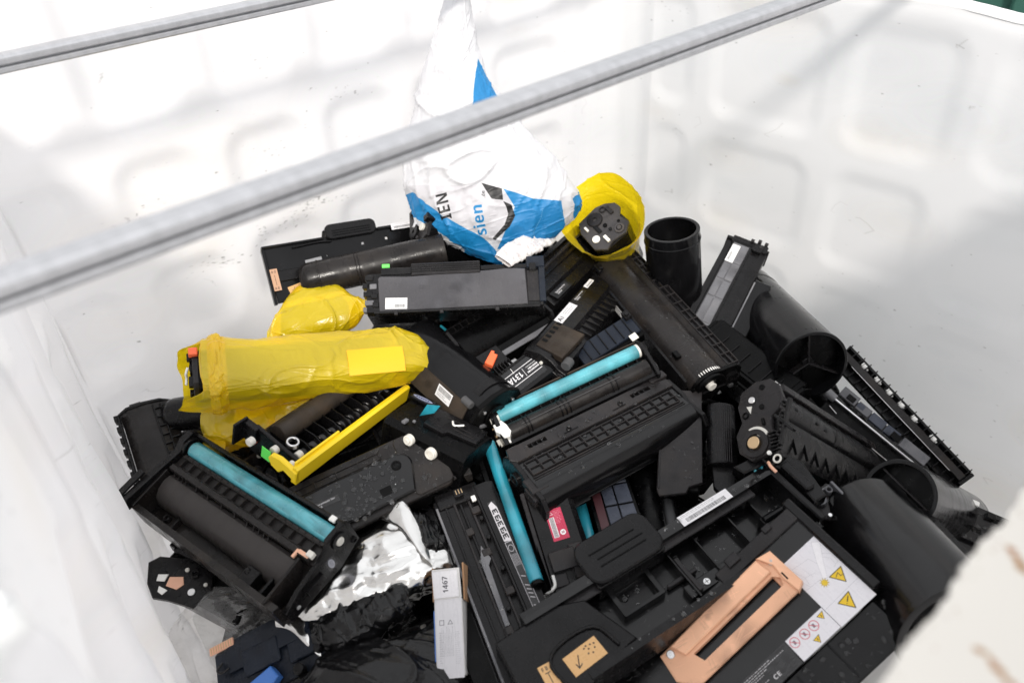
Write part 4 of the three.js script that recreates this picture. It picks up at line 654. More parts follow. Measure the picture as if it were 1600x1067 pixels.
// ---------------------------------------------------------------- right of centre: the rounded cartridge with a rack of ribs
{
  const [G, L] = thing('rounded_cartridge', 'long rounded black cartridge with a toothed side rail, below the open yellow bag', 'toner cartridge', 'c29');
  part(G, 'hopper', [PX([[-24, -50], [-24, -4], ...arc(6, -30, 32, 138, -70, 18, 29), [6, -62]], 4, L - 8)], M.brown);
  part(G, 'side_panel', [PX([[38, -20], [41, -22], [44, -60], [38, -66], [6, -64]], 10, L - 20)], M.black);
  part(G, 'side_rail', [B(2, L - 4, -20, -8, -46, -24, 1)], M.black); ladder(G, 6, L - 8, -8, -44, -26, 15, M.grey, 4.2);
  { const s = sticker(G, 'side_label', T.small, 0, 0, 46, 10, 0); s.rotation.x = 1.35; s.position.set(0.1, -0.036, 0.0428); }
  part(G, 'slot_frame', [B(L - 70, L - 56, -12, -4, 26, 34, 0.6)], M.soot);
  const e = capEnd(G, L - 8, 1, [[-48, -52], [-48, -14], [-38, -4], [-20, -2], ...arc(6, -30, 34, 120, -80, 14, 31), [-20, -66]], M.soot, [['ring', 8, -26, 25, 5, M.soot], ['boss', 10, -22, 8, 9, M.ivory], ['screw', -12, -54, 4, 3, M.steel], ['screw', 22, -58, 4, 3, M.steel], ['gear', -30, -26, 12, 5, M.black], ['boss', -32, -46, 5, 4, M.rubber]], 6);
  part(e, 'white_gear', [alongX(ext(cogPts(30, 44, 1.4), 9, 0.3, [[0, 0, 26]]).rotateX(-Math.PI / 2)).translate(L - 14, -30, 6)], M.white, 'white toothed ring'); part(e, 'spoke', [B(L + 3, L + 6, -31, -29, -16, 28, 0.4), B(L + 3, L + 6, -52, -8, 5, 7, 0.4)], M.black);
  capEnd(G, 4, -1, lobes(80, 62), M.black, [['boss', 0, -30, 8, 4]], 6); part(G, 'hinge', [B(14, 26, -8, 0, 30, 38, 1), CX(10, 30, -6, 38, 4, 14)], M.black);
  drops(G, 110, (u, v) => { const a = lerp(125, 5, v) * Math.PI / 180; return [lerp(70, L - 20, u), -30 + 29 * Math.sin(a) + 0.1, 6 + 32 * Math.cos(a)]; }, 0.4, 1.5, 43);
}
// ---------------------------------------------------------------- toner bottles and tubes
function bottle(name, label, key, r, { len = 1, wall = 3, spokes = 0, mat = M.black, rim = true, closedStart = true, openEnd = true, recess = 26, group = 'black toner bottles and tubes', bands = [] } = {}) {
  const [G, L0] = thing(name, label, 'toner bottle', key, group), L = L0 * len;
  const outer = closedStart ? [[0, 0.01], [0, r * 0.62], [3, r * 0.8], [9, r * 0.95], [16, r]] : [[recess, r - wall], [0.6, r - wall], [0, r - wall * 0.7], [0, r - 0.7], [0.8, r]];
  const end = openEnd ? [[L - 9, r], [L - 8, r * 1.03], [L - 1, r * 1.03], [L, r * 1.01], [L, r - wall], [L - recess, r - wall]] : [[L - 12, r], [L - 3, r * 0.9], [L, r * 0.7], [L, 0.01]];
  part(G, 'shell', [tube([...outer, ...bands.flatMap(([x, w, h]) => [[x, r], [x + 0.8, r + h], [x + w - 0.8, r + h], [x + w, r]]), ...end], 56)], mat);
  const x = openEnd ? L - recess : recess;
  if (openEnd || !closedStart) {
    const disc = part(G, 'inner_disc', [CX(x - 1, x + 1, 0, 0, r - wall + 0.4, 40)], M.soot);
    if (spokes) { part(disc, 'hub', [CX(openEnd ? x : x - 12, openEnd ? x + 12 : x, 0, 0, r * 0.16, 20)], M.black); for (let k = 0; k < spokes; k++) part(disc, 'spoke', [turned(B(openEnd ? x : x - 14, openEnd ? x + 14 : x, -1.2, 1.2, spokes === 2 ? -(r - wall) : 0, r - wall, 0.4), 'x', spokes === 2 ? 0 : k * 360 / spokes + 25).translate(0, spokes === 2 ? (k ? 9 : -9) : 0, 0)], M.grey); }
  }
  return [G, L];
}
{
  const [G, L] = bottle('toner_bottle', 'big black toner bottle lying on its side with open spoked end, right of the heap', 'c33', 56, { spokes: 3, mat: M.gloss, closedStart: false, recess: 22, bands: [[30, 6, 0.8]] });
  part(G, 'grip_mark', [turned(B(60, 62, 54.6, 57.2, -8, 8, 0.4), 'x', 28), turned(B(65, 67, 54.6, 57.2, -8, 8, 0.4), 'x', 28), turned(B(70, 72, 54.6, 57.2, -8, 8, 0.4), 'x', 28)], M.black);
  drops(G, 50, (u, v) => { const a = lerp(100, 30, v) * Math.PI / 180; return [lerp(20, L - 14, u), 56 * Math.sin(a), -56 * Math.cos(a)]; }, 0.4, 1.2, 44);
}
bottle('toner_bottle', 'upright black toner bottle with open mouth standing against the right wall', 'c31', 46, { closedStart: false, openEnd: false, spokes: 0, wall: 6, mat: M.gloss, recess: 40, bands: [[16, 3, 1.2]], len: 1.25 });
bottle('toner_bottle', 'black toner tube whose open end shows two crossbars, lower right beside the big bottle', 'c38', 47, { closedStart: false, openEnd: false, spokes: 2, wall: 6, mat: M.gloss, recess: 22 });
{
  const [G, L] = bottle('toner_bottle', 'large black toner bottle half hidden by the blurred tank edge, bottom right', 'c39', 66, { mat: M.wet, recess: 24, wall: 7, spokes: 3, len: 1.25 });
  part(G, 'sleeve_flange', [PX([[-66, -20], [-66, 10], [-78, 8], [-78, -20]], 30, L - 4)], M.black);
}
bottle('toner_bottle', 'dusty grey-black toner tube lying behind the yellow bags, ring at its right end', 'c4', 28, { mat: M.brown, openEnd: true, wall: 5, recess: 14, len: 1.02, bands: [[30, 3, 1], [92, 2, 0.8], [97, 2, 0.8]] });
bottle('toner_bottle', 'stub of a black tube between the left cartridge and the yellow bag', 'c12', 26, { mat: M.black, openEnd: false, len: 1.5 });

// ---------------------------------------------------------------- right side
{
  const [G, L] = thing('panelled_cartridge', 'upright black cartridge with silvery panelled face and white label, right of the standing bottle', 'toner cartridge', 'c32');
  part(G, 'housing', [PX([[-40, -46], [-40, -10], [-30, -6], [-12, -6], [-12, -2], [22, -2], [24, -8], [34, -8], [36, -46]], 2, L)], M.black);
  part(G, 'face_panel', [B(10, L - 8, -2.4, -0.6, -8, 20, 0.4)], M.slate);
  const cellsX = [[14, 54], [58, 94], [98, 134], [138, L - 12]];
  for (const [x0, x1] of cellsX) for (const [z0, z1] of [[-7, 6], [7.4, 19]]) part(G, 'panel', [B(x0, x1, -0.7, 0.9, z0, z1, 0.5)], M.slate);
  sticker(G, 'label', T.bar3, 36, 13, 40, 14, 1, 0, 'white printed label');
  part(G, 'grip', [B(-8, 8, -14, -2, -38, 26, 1.5), B(-14, -6, -30, -10, -30, 10, 1), B(-4, 14, -8, 2, -30, -14, 1)], M.black); row(G, 'tooth', [B(-3, 3, -10, 3, -3, 3, 0.6)], M.grey, [[-10, 0, -20], [-12, -4, -32], [2, 0, -26], [-6, 0, -8]]);
  part(G, 'slot', [B(60, L, -9.6, -8, -34, -16, 0.3)], M.gloss); part(G, 'metal_edge', [B(70, L + 26, -10, -7, -44, -41.4, 0.3)], M.slate); part(G, 'side_body', [B(62, L + 30, -50, -9, -70, -40, 2)], M.gloss);
  capEnd(G, 2, -1, [[-42, -46], [-42, -8], [-20, -2], [36, -4], [38, -46]], M.black, [['gear', -14, -24, 12, 5], ['ring', 16, -24, 8, 4], ['boss', -32, -36, 4, 5, M.grey]], 6);
}
{
  const [G, L] = thing('roller_rail', 'long black guide rail with a row of small white rollers leaning on the right wall', 'printer part', 'c34');
  part(G, 'beam', [PX([[-20, -26], [-20, -6], [-16, -6], [-16, -20], [-7, -20], [-7, -3], [6, -3], [6, -18], [18, -18], [18, -26]], 0, L)], M.black);
  part(G, 'top_strip', [B(2, L - 2, -3.2, -1, -6.6, 5.6, 0.6)], M.brown); part(G, 'wire', [wire([[30, -1, 6.4], [L * 0.5, -1, 6.6], [L - 20, -1, 6.4]], 0.7)], M.steel);
  row(G, 'fin', [B(-0.8, 0.8, -20, -2, -22, -7, 0.3)], M.black, steps(19, 3, L - 3)); row(G, 'fin', [B(-0.8, 0.8, -20, -6, 6, 19, 0.3)], M.black, steps(17, 8, L - 8));
  const rx = [42, 72, 98, 124, 152, 192].map((v) => v * L / 262);
  for (const x of rx) { const w = part(G, 'white_roller', [CX(x - 4, x + 4, -10, -13, 5.2, 16)], M.white); part(w, 'axle', [CX(x - 7.4, x + 7.4, -10, -13, 1.8, 10), B(x - 6.4, x - 4.4, -14, -4, -16, -10, 0.3)], M.white); }
  part(G, 'end_hook', [B(L, L + 6, -30, -2, -18, 10, 1), wire([[L + 4, -12, 8], [L + 10, -10, 14], [L + 14, -14, 10]], 1.6)], M.black);
}
{
  const [G, L] = thing('rod_panel', 'narrow strip of grey-blue panels with a steel rod and grey knob, beside the white-roller rail', 'printer part', 'c35');
  part(G, 'base', [B(-4, L + 30, -20, -8, -8, 40, 1)], M.soot);
  for (const [x0, x1, z0, z1, m] of [[2, 32, -34, -16, M.slate], [34, 58, -30, -15, M.slate], [60, 86, -30, -14, M.steelblue], [88, 112, -30, -14, M.steelblue], [118, 165, -30, -12, M.slate]]) part(G, 'panel', [B(x0, x1, -14, -7, z0, z1, 0.8)], m);
  part(G, 'socket', [B(14, 28, -8, -5.6, -28, -18, 0.6)], M.soot); part(G, 'socket', [B(100, 116, -8, -5.6, -26, -14, 0.6)], M.soot); part(G, 'chip', [B(34, 46, -7.2, -6.4, -28, -19, 0.2)], M.steelblue);
  part(G, 'rod', [CX(0, L + 34, -2, -2, 2.2, 14)], M.steel); part(G, 'knob', [CX(-14, 4, -2, -2, 8, 24, 7)], M.roller); part(G, 'edge_wire', [wire([[4, -4, 12], [20, -4, 15]], 0.7), wire([[90, -4, 22], [126, -4, 22]], 0.8)], M.steel);
}
{
  const [G, L] = thing('dark_cartridge', 'matt black cartridge with small printed barcode strip, tucked left of the big lying bottle', 'toner cartridge', 'c36');
  plainCartridge(G, L, 1, { W: 96, H: 60, body: M.soot, trim: M.soot }); row(G, 'rib', [B(-0.7, 0.7, 0, 3, -14, 14, 0.3)], M.black, steps(6, 40, L - 30, 1.6, -10));
  sticker(G, 'barcode_strip', T.small, L - 20, -8, 34, 11, 2.6, 0, 'small white barcode strip');
}
{
  const [G, L] = thing('gear_end_cartridge', 'black cartridge with screwed gear-end plate and thin turquoise line, right side below the lying bottle', 'toner cartridge', 'c37');
  part(G, 'hopper', [PX([[-52, -62], [-52, -12], ...arc(-24, -30, 28, 170, 40, 12, 28), [10, -12], [48, -26], [52, -66]], 2, L + 10)], M.black);
  part(G, 'top_rail', [B(20, L + 8, -14, -3, -54, -43, 1)], M.grey); row(G, 'rib', [B(-0.7, 0.7, -1.5, 2.5, -16, 16, 0.3)], M.soot, steps(12, 40, L - 10, -17.6, 26));
  row(G, 'notch', [B(-3, 3, -2, 1.2, -2, 2, 0.3)], M.soot, [[40, -3, -20], [96, -3, -18], [120, -4, -16]]); part(G, 'weld_mark', [wire([[150, 1, -26], [152, -3, -14], [151, -7, -6]], 0.5)], M.grey);
  const e = capEnd(G, 2, -1, [[-58, -30], [-54, -8], [-40, 2], [-22, 4], [-8, -4], [0, -18], [14, -20], [34, -22], [50, -36], [52, -58], [36, -74], [10, -74], [-6, -62], [-30, -64], [-50, -54]], M.grey, [['boss', 30, -48, 9, 6, M.brass], ['ring', 30, -48, 20, 3, M.grey], ['screw', -32, -40, 5, 3, M.steel], ['boss', -46, -22, 4, 1.5, M.soot], ['boss', -18, -28, 4, 1.5, M.soot], ['ring', -14, -54, 5, 2, M.soot], ['bar', 4, -30, 5, 3, M.soot], ['boss', 50, -30, 3, 4, M.white]], 8);
  part(e, 'cam_window', [PX([[-26, -50], [-14, -46], [-24, -42]], -7.2, -5.4, 0.3)], M.ivory); part(e, 'white_sector', [PX([...arc(28, -46, 21, 200, 110, 8), [27, -32], [22, -40]], -8.5, -5.6, 0.3)], M.ivory);
  part(e, 'lattice_arm', [turned(B(-12, -4, -4, 0, -20, 44, 0.6), 'x', 25, [-8, -2, 10]).translate(0, 4, 4), turned(B(-12, -4, -4, 0, -16, 20, 0.6), 'x', -35, [-8, -2, 10]).translate(0, 6, 14)], M.black); for (const z of [-8, 6, 18, 30]) part(e, 'lattice_ring', [RX(-12, -4, 6 - (z + 8) * 0.42, z, 4.4, 2.6, 16)], M.black);
  row(e, 'comb_tooth', [B(-10, -4, -8, 4, -0.8, 0.8, 0.3)], M.black, steps(6, 0, 0).map((_, i) => [0, -18, 24 + i * 5]));
  part(G, 'drum', [CX(6, L + 6, -62, 58, 11, 30)], M.tealDark, 'turquoise drum, mostly hidden'); part(G, 'drum_shutter', [PX([[40, -44], [56, -52], [64, -62], [66, -74], [62, -74], [60, -60], [52, -56], [40, -50]], 4, L + 8)], M.soot); part(G, 'turquoise_edge', [B(0, L - 6, -61, -58, 61.5, 65.5, 0.4)], M.teal);
  part(G, 'copper_lever', [wire([[-16, -30, 66], [-20, -26, 74], [-16, -22, 82]], 2.2)], M.copper); part(G, 'lever_loop', [alongX(clean(new THREE.TorusGeometry(5, 1.4, 8, 18)).rotateX(Math.PI / 2)).translate(-14, -18, 64)], M.ivory);
}
{
  const [G, L] = thing('end_block', 'wet black cartridge end with white tab beside the blurred tank edge, far right', 'toner cartridge', 'c40');
  part(G, 'housing', [B(0, 110, -60, -6, -34, 46, 3)], M.wet); part(G, 'lid', [PY(rrect(6, 104, -30, 30, 6), -6, 2, 1)], M.wet); part(G, 'white_tab', [B(20, 42, -2, 6, -36, -28, 1)], M.white);
  row(G, 'block', [B(-6, 6, 0, 9, -5, 5, 0.8)], M.black, [[60, 0, -20], [78, 0, -4], [94, 0, 14], [14, 0, -18]]); part(G, 'latch', [B(-14, 2, -26, -6, -20, 10, 1.5), RY(-8, -6, -2, 0, 6, 3.6)], M.black); row(G, 'slot', [B(-7, 7, 0, 0.6, -4, 4, 0.2)], M.soot, [[70, 2, -18], [84, 2, 2], [44, 2, 10]]);
  drops(G, 40, (u, v) => [lerp(8, 100, u), 2.1, lerp(-28, 28, v)], 0.8, 3, 46);
}
{
  const [G, L] = thing('gear_module', 'small grey-black gear mechanism wedged between the tray and the large bottle', 'printer part', 'c41');
  part(G, 'plate', [PY([[-4, -16], [34, -20], [44, -6], [40, 24], [6, 30], [-8, 14]], -10, -5, 0.8)], M.grey); part(G, 'gear', [GY(8, -5, 2, -2, 8, 18)], M.slate); part(G, 'gear', [GY(24, -5, 0, 10, 10, 20)], M.black); part(G, 'ring_boss', [RY(26, -5, 4, -8, 5, 3)], M.slate); part(G, 'screw', [CY(2, -5, 2, 20, 3, 14)], M.steel);
  part(G, 'lever', [B(10, 36, -2, 2, -14, -11, 0.6), B(32, 36, -2, 8, -14, 12, 0.6)], M.slate); part(G, 'coil', [spring(16, -4, 22, 3.4, 4, 8)], M.steel);
}
{
  const [G, L] = thing('flat_cartridge', 'flat black cartridge panel with a ridged grip tube, right of the ribbed centre cartridge', 'toner cartridge', 'c42');
  part(G, 'panel', [PY([[-6, -14], [L - 22, -14], [L - 14, 4], [L - 4, 8], [L + 4, 44], [L - 6, 48], [-6, 46]], -6, 0, 1)], M.grey); part(G, 'underside', [B(-4, L - 10, -50, -6, -10, 44, 2)], M.soot); part(G, 'panel_lip', [B(-4, L - 8, -3, 1.4, 44, 46.5, 0.4)], M.grey);
  part(G, 'grip_tube', [PX([...arc(-42, -14, 21, 175, 5, 14, 15), [-22, -40], [-62, -40]], 14, 118)], M.black); row(G, 'grip_ridge', [B(16, 116, 0, 1.4, -0.6, 0.6, 0.2)], M.grey, [-12, -9, -6, -3, 0, 3, 6, 9].map((z) => [0, -14 + 15 * Math.sqrt(1 - (z / 21) ** 2) - 0.4, -42 + z]));
  part(G, 'tail', [PY([[116, -58], [150, -60], [168, -44], [150, -30], [118, -28]], -22, -12, 1)], M.black); part(G, 'lever', [turned(B(120, 160, -10, -6, -96, -70, 1), 'y', 18, [140, -8, -80]), B(142, 154, -6, 0, -92, -78, 1)], M.grey);
  drops(G, 26, (u, v) => [lerp(6, L - 24, u), 0.1, lerp(-8, 42, v)], 0.6, 2.2, 47);
}
// ---------------------------------------------------------------- front right: tray unit and the unit with the salmon handle
{
  const [G, L] = thing('tray_unit', 'large wet black tray unit with oval grip pad and long white label, front right', 'printer part', 'c43');
  const out = [[-10, -52], [L * 0.62, -52], [L - 4, -50], [L + 6, -36], [L + 4, 40], [L - 20, 50], [60, 50], [30, 44], [-14, 30], [-18, -40]];
  part(G, 'tray_floor', [PY(out, -44, -34, 1.5)], M.wet);
  part(G, 'rear_wall', [PX([[-54, -44], [-54, 0], [-46, 2], [-40, 0], [-40, -44]], 20, L - 2)], M.wet); part(G, 'front_wall', [PX([[40, -44], [42, -4], [52, -2], [54, -46]], 50, L - 8)], M.black);
  part(G, 'end_wall', [B(L - 6, L + 4, -44, 2, -52, 46, 2)], M.black); part(G, 'wall_ledge', [B(24, L - 40, -12, -8, -41, -30, 0.8)], M.grey);
  const pad = part(G, 'grip_pad', [PY(rrect(114, 222, -92, -30, 18), -3, 5, 1.8)], M.black, 'rounded ridged grip pad'); row(pad, 'grip_groove', [B(-34, 34, 0, 1.3, -1, 1, 0.4)], M.soot, [[164, 4.6, -70], [170, 4.6, -60], [168, 4.6, -50]]);
  part(G, 'pad_skirt', [PY(rrect(118, 218, -40, -30, 3), -30, -2, 1)], M.black); part(G, 'pocket', [PY(rrect(128, 190, -32, 8, 3), -34, -22, 1, [[[134, -28], [184, -28], [184, 4], [134, 4]]])], M.wet);
  sticker(G, 'label', T.bar1, L - 112, -47, 80, 15, 1.8, 0, 'long white barcode label');
  row(G, 'rib', [B(-1.2, 1.2, 0, 16, -34, 36, 0.5)], M.wet, [220, 262, 318, 356].map((x) => [x, -34, 0])); part(G, 'channel', [B(210, L - 12, -34, -22, 14, 32, 1)], M.wet); part(G, 'cross_bar', [B(196, 240, -32, -24, 0, 5, 0.8), B(222, 228, -34, -18, -20, 30, 0.8)], M.grey);
  screwTop(G, 238, -22, 24, 4.4); screwTop(G, L - 40, -22, 22, 4.4); part(G, 'hinge_block', [B(L - 58, L - 30, -30, -14, -4, 12, 1), CX(L - 56, L - 24, -14, 2, 5, 16), wire([[L - 90, -20, 20], [L - 70, -12, 16], [L - 50, -20, 22]], 1.2)], M.gloss);
  const el = part(G, 'left_block', [PY([[-20, -42], [60, -44], [96, -30], [120, 40], [60, 50], [10, 70], [-24, 40]], -36, -4, 2)], M.black); part(el, 'block_lip', [wire([[26, -3, 52], [20, -2, 14], [34, -2, 2], [86, -2, 4], [98, -2, 36]], 2)], M.black);
  sticker(el, 'arrow_label', T.arrowA, 58, 26, 45, 25, -3.8, 4, 'tan label with dots and an arrow'); sticker(el, 'letter_label', T.arrowB, 12, 32, 16, 46, -3.8, -4, 'narrow tan label with letters');
  part(G, 'upper_corner', [PY([[L - 40, -74], [L + 24, -70], [L + 40, -30], [L + 26, 24], [L + 6, 24], [L + 14, -28], [L, -54], [L - 36, -58]], -16, 4, 2)], M.black); part(G, 'corner_arm', [B(L + 8, L + 22, -12, 10, -40, 8, 2), B(L - 6, L + 20, 2, 12, -62, -44, 2)], M.black);
  drops(G, 190, (u, v) => { const x = lerp(60, L - 6, u), z = lerp(-50, 48, v); return [x, z < -40 ? 1.8 : z > 42 ? -2 : z > 14 && z < 32 && x > 212 ? -21.8 : -33.8, z]; }, 0.6, 3, 51);
}
{
  const [G, L] = thing('handle_unit', 'black fuser unit with a salmon pull handle and white warning label, bottom right', 'printer part', 'c44');
  part(G, 'housing', [PX([[-54, -60], [-54, -6], [-48, -2], [70, -2], [78, -10], [82, -60]], -30, L + 14)], M.wet);
  part(G, 'upper_step', [B(150, L + 10, -3, 3, -52, -34, 1)], M.grey); part(G, 'step_tab', [B(168, 186, 3, 7, -56, -44, 1)], M.grey); part(G, 'step_tab', [B(228, 240, 3, 7, -54, -46, 1)], M.grey);
  const h = part(G, 'pull_handle', [PY([[26, -38], [196, -44], [214, -40], [216, 6], [206, 12], [40, 14], [22, -6]], 4, 13, 1.6, [[[58, -16], [196, -20], [204, -12], [200, -2], [64, 0]]])], M.salmon, 'salmon plastic pull handle');
  part(h, 'handle_top', [PY([[44, -37], [100, -40], [104, -43], [150, -44], [154, -41], [194, -42], [198, -22], [52, -19]], 12, 18, 1.4)], M.salmon); part(h, 'handle_end', [PY([[196, -44], [216, -40], [218, 8], [206, 13], [203, -8], [206, -26]], -2, 17, 1.2)], M.salmon);
  part(h, 'handle_foot', [B(30, 60, -2, 6, -36, 8, 1)], M.salmon); part(h, 'handle_foot', [B(196, 212, -2, 6, -36, 8, 1)], M.salmon); for (const x of [38, 208]) { const s = part(h, 'screw', [CY(x, 12, 16, -31, 5, 18), CY(x, 15.5, 17, -31, 2.2, 6)], M.steel); s.castShadow = true; }
  part(h, 'scratch', [B(206, 208, 17, 17.2, -14, -4, 0.05)], M.soot);
  sticker(G, 'warning_label', T.warn, 241, 36, 54, 89, -1.9, 0, 'large white warning label with yellow triangles'); sticker(G, 'warning_label', T.warnSmall, 185, 66, 57, 28, -1.9, 0, 'small white label with red prohibition signs'); sticker(G, 'info_label', T.copierInfo, 98, 66, 114, 28, -1.9, 0, 'black label with fine white print'); h.position.set(0.012, 0, 0.014); h.scale.x = 0.945;
  part(G, 'lower_plate', [B(30, L, -20, -14, 80, 130, 2)], M.gloss); row(G, 'water_groove', [B(-1, 1, 0, 3, -22, 22, 0.6)], M.gloss, [[90, -14, 104], [140, -14, 106], [190, -14, 104]]);
  part(G, 'side_cheek', [B(L + 6, L + 18, -50, 4, -60, 76, 2)], M.black);
  drops(G, 90, (u, v) => [lerp(140, L + 8, u), v < 0.5 ? -2 : -14, v < 0.5 ? lerp(-52, -30, v * 2) : lerp(84, 126, v * 2 - 1)], 0.6, 3.2, 52); drops(G, 40, (u, v) => [lerp(-10, 60, u), -2, lerp(-48, 30, v)], 0.7, 3.4, 53);
}
// ---------------------------------------------------------------- centre bottom
{
  const [G, L] = thing('red_label_cartridge', 'narrow black cartridge with a crimson barcode label and white end rollers, bottom centre', 'toner cartridge', 'c45');
  part(G, 'housing', [PX([[-36, -60], [-36, -10], [-28, -2], [24, -2], [30, -8], [34, -60]], -30, L + 6)], M.black); part(G, 'side_rail', [B(-30, L, -6, 2, 26, 32, 0.8)], M.grey); part(G, 'metal_strip', [B(-24, L - 6, -2, 0.6, 30, 31.4, 0.2)], M.slate);
  sticker(G, 'crimson_label', T.red, 22, -4, 22, 42, -1.8, 90, 'crimson barcode label');
  part(G, 'step_block', [B(56, 82, -4, 6, -14, 20, 1), B(66, 96, -3, 4, -20, -6, 1), B(52, 64, -3, 5, -26, -8, 1), B(84, 100, -4, 2, 4, 24, 1)], M.grey); part(G, 'ridge_block', [B(60, 96, -6, 3, -34, -22, 1)], M.black); row(G, 'ridge', [B(-0.8, 0.8, 0, 5, -5, 5, 0.3)], M.grey, steps(6, 64, 92, 2, -28));
  part(G, 'white_lever', [wire([[84, 4, 22], [98, 6, 24], [102, 5, 34], [100, 3, 38]], 2.4)], M.white);
  const e = capEnd(G, L + 4, 1, lobes(76, 60), M.soot, [['boss', -18, -16, 10, 8, M.ivory], ['boss', 14, -22, 11, 8, M.ivory], ['ring', -18, -16, 7, 9, M.white], ['gear', 14, -22, 9, 9, M.ivory]], 6);
}
{
  const [G, L] = thing('lettered_cartridge', 'long black cartridge with outlined silver lettering along its edge, bottom centre beside a turquoise drum', 'toner cartridge', 'c46');
  part(G, 'housing', [PX([[-52, -56], [-52, -6], [-44, -2], [-26, -2], [-26, -14], [6, -14], [6, -8], [34, -8], [36, -20], [52, -22], [56, -60]], -8, L + 14)], M.black);
  sticker(G, 'lettered_strip', T.strip, L * 0.53, -38, L * 0.86, 11, -1.8, 0, 'strip of outlined silver lettering');
  for (const [z, y, m] of [[-24, -3, M.black], [-12, -8, M.grey], [0, -8, M.black], [8, -5, M.grey], [20, -6, M.black], [32, -5, M.slate]]) part(G, 'rail', [B(4, L + 8, y - 6, y, z - 1.6, z + 1.6, 0.5)], m);
  row(G, 'latch', [B(-5, 5, -12, -5, -6, 6, 0.8)], M.grey, [[26, 0, -16], [54, 0, 3], [90, 0, -8], [150, 0, -16], [196, 0, 4], [228, 0, -14]]); row(G, 'stud', [CY(0, -14, -6, 0, 3, 12)], M.black, [[40, 0, -19], [70, 0, -18], [118, 0, -19], [170, 0, -6], [210, 0, -18]]);
  part(G, 'bent_strip', [PY([[78, -4], [100, -10], [108, -4], [190, 0], [190, 6], [100, 4]], -8, -6, 0.4)], M.slate); part(G, 'flat_flank', [B(30, L + 16, -24, -20, 36, 64, 1.2)], M.soot); part(G, 'end_connector', [B(-16, 8, -20, -4, -30, 30, 1.5), B(-10, 2, -4, 2, -8, 4, 0.5)], M.black); part(G, 'gold_contact', [B(-8, -1, 2, 3, -8, -6.6, 0.2), B(-8, -1, 2, 3, -4, -2.6, 0.2), B(-8, -1, 2, 3, 0, 1.4, 0.2)], M.brass); part(G, 'white_chip', [B(6, 14, -6, -2, -22, -16, 0.6)], M.white);
  drops(G, 60, (u, v) => [lerp(90, L, u), v < 0.5 ? -4.4 : -5.6, v < 0.5 ? 32 : lerp(-4, 5, v)], 0.5, 1.5, 54);
}
{
  const [G, L] = thing('loose_drum', 'deep turquoise drum slanting between the lettered cartridge and the crimson-labelled one', 'drum', 'c47');
  part(G, 'drum', [CX(0, L, -8, 0, 9, 34)], M.tealDark); part(G, 'drum_flange', [CX(-3, 0.5, -8, 0, 8.6, 28), CX(L, L + 6, -8, 0, 8.4, 28)], M.soot); part(G, 'cradle', [PX([[-16, -30], [-16, -12], [-12, -20], [0, -24], [12, -20], [16, -8], [22, -8], [22, -32]], 4, L + 8)], M.soot);
}
{
  const [G, L] = thing('blue_panel_cartridge', 'dark cartridge with blue-grey tiled face, in the gap behind the tray grip', 'toner cartridge', 'c48');
  part(G, 'housing', [PX([[-30, -60], [-30, -2], [30, -2], [34, -60]], -20, L + 10)], M.soot); for (const [x0, x1, z0, z1] of [[-14, 22, -26, -4], [-14, 22, -2, 12], [26, 62, -26, -6], [26, 62, -4, 12], [66, 110, -26, -6], [66, 110, -4, 12], [114, L, -24, 8]]) part(G, 'panel', [B(x0, x1, -2.4, 0, z0, z1, 0.6)], M.steelblue); part(G, 'wine_edge', [B(-10, L, -4, -1, 14, 26, 0.6)], std(lin(0.055, 0.016, 0.02), 0.5)); part(G, 'drum', [CX(-10, L + 10, -14, 44, 9, 28)], M.tealDark, 'turquoise drum strip');
}
{
  const [G, L] = thing('lime_edge_cartridge', 'black cartridge with a lime-yellow edge strip, beside the white carton at bottom', 'toner cartridge', 'c49');
  part(G, 'housing', [B(-10, L + 20, -50, -4, -34, 26, 2)], M.soot); part(G, 'lime_strip', [B(10, L + 16, -4, 2, -10, -5, 0.8)], M.lime); part(G, 'teal_strip', [B(24, L + 16, -4, 0.6, -17, -11, 0.8)], M.tealDark); part(G, 'panel', [B(0, L + 10, -4, -2, -2, 24, 0.6)], M.black); row(G, 'rib', [B(-0.8, 0.8, -2, 1, 0, 22, 0.3)], M.black, steps(7, 20, L));
}
{
  const [G, L] = thing('ribbed_stub', 'short dark ribbed cartridge standing in the gap left of the flat panel', 'toner cartridge', 'c50');
  plainCartridge(G, L, 0, { W: 62, H: 52, body: M.soot, trim: M.black }); row(G, 'rib', [B(-0.8, 0.8, 0, 3, -12, 12, 0.3)], M.grey, steps(8, 20, L - 20, -8, 10));
}
// ---------------------------------------------------------------- back and centre
{
  const [G, L] = thing('channel_cartridge', 'black cartridge with two long channels and tiny print, left of the yellow-wrapped end', 'toner cartridge', 'c51');
  part(G, 'housing', [PX([[-40, -56], [-40, -2], [-32, 0], [-32, -8], [-16, -8], [-16, 0], [-6, 0], [-6, -4], [14, -4], [18, -12], [36, -16], [40, -56]], 0, L)], M.black); part(G, 'rail', [B(0, L, -1, 6, -20, -15, 0.8)], M.grey); part(G, 'frame_end', [B(-6, 10, -10, 8, -42, -12, 1.2), B(-8, 4, -22, 4, -34, -30, 0.6), B(-8, 4, -22, 4, -18, -14, 0.6)], M.grey); part(G, 'latch', [B(-2, 6, 8, 11, -24, -20, 0.5)], M.ivory);
  part(G, 'print_panel', [B(10, 70, -12, -9, 18, 36, 0.5)], M.gloss); sticker(G, 'fine_print', T.copier, 36, 27, 34, 9, -8.8, 0); capEnd(G, L, 1, lobes(84, 56), M.black, [['gear', 0, -28, 14, 4]], 6);
  drops(G, 40, (u, v) => [lerp(10, L - 10, u), -3.9, lerp(-5, 13, v)], 0.4, 1.3, 55);
}
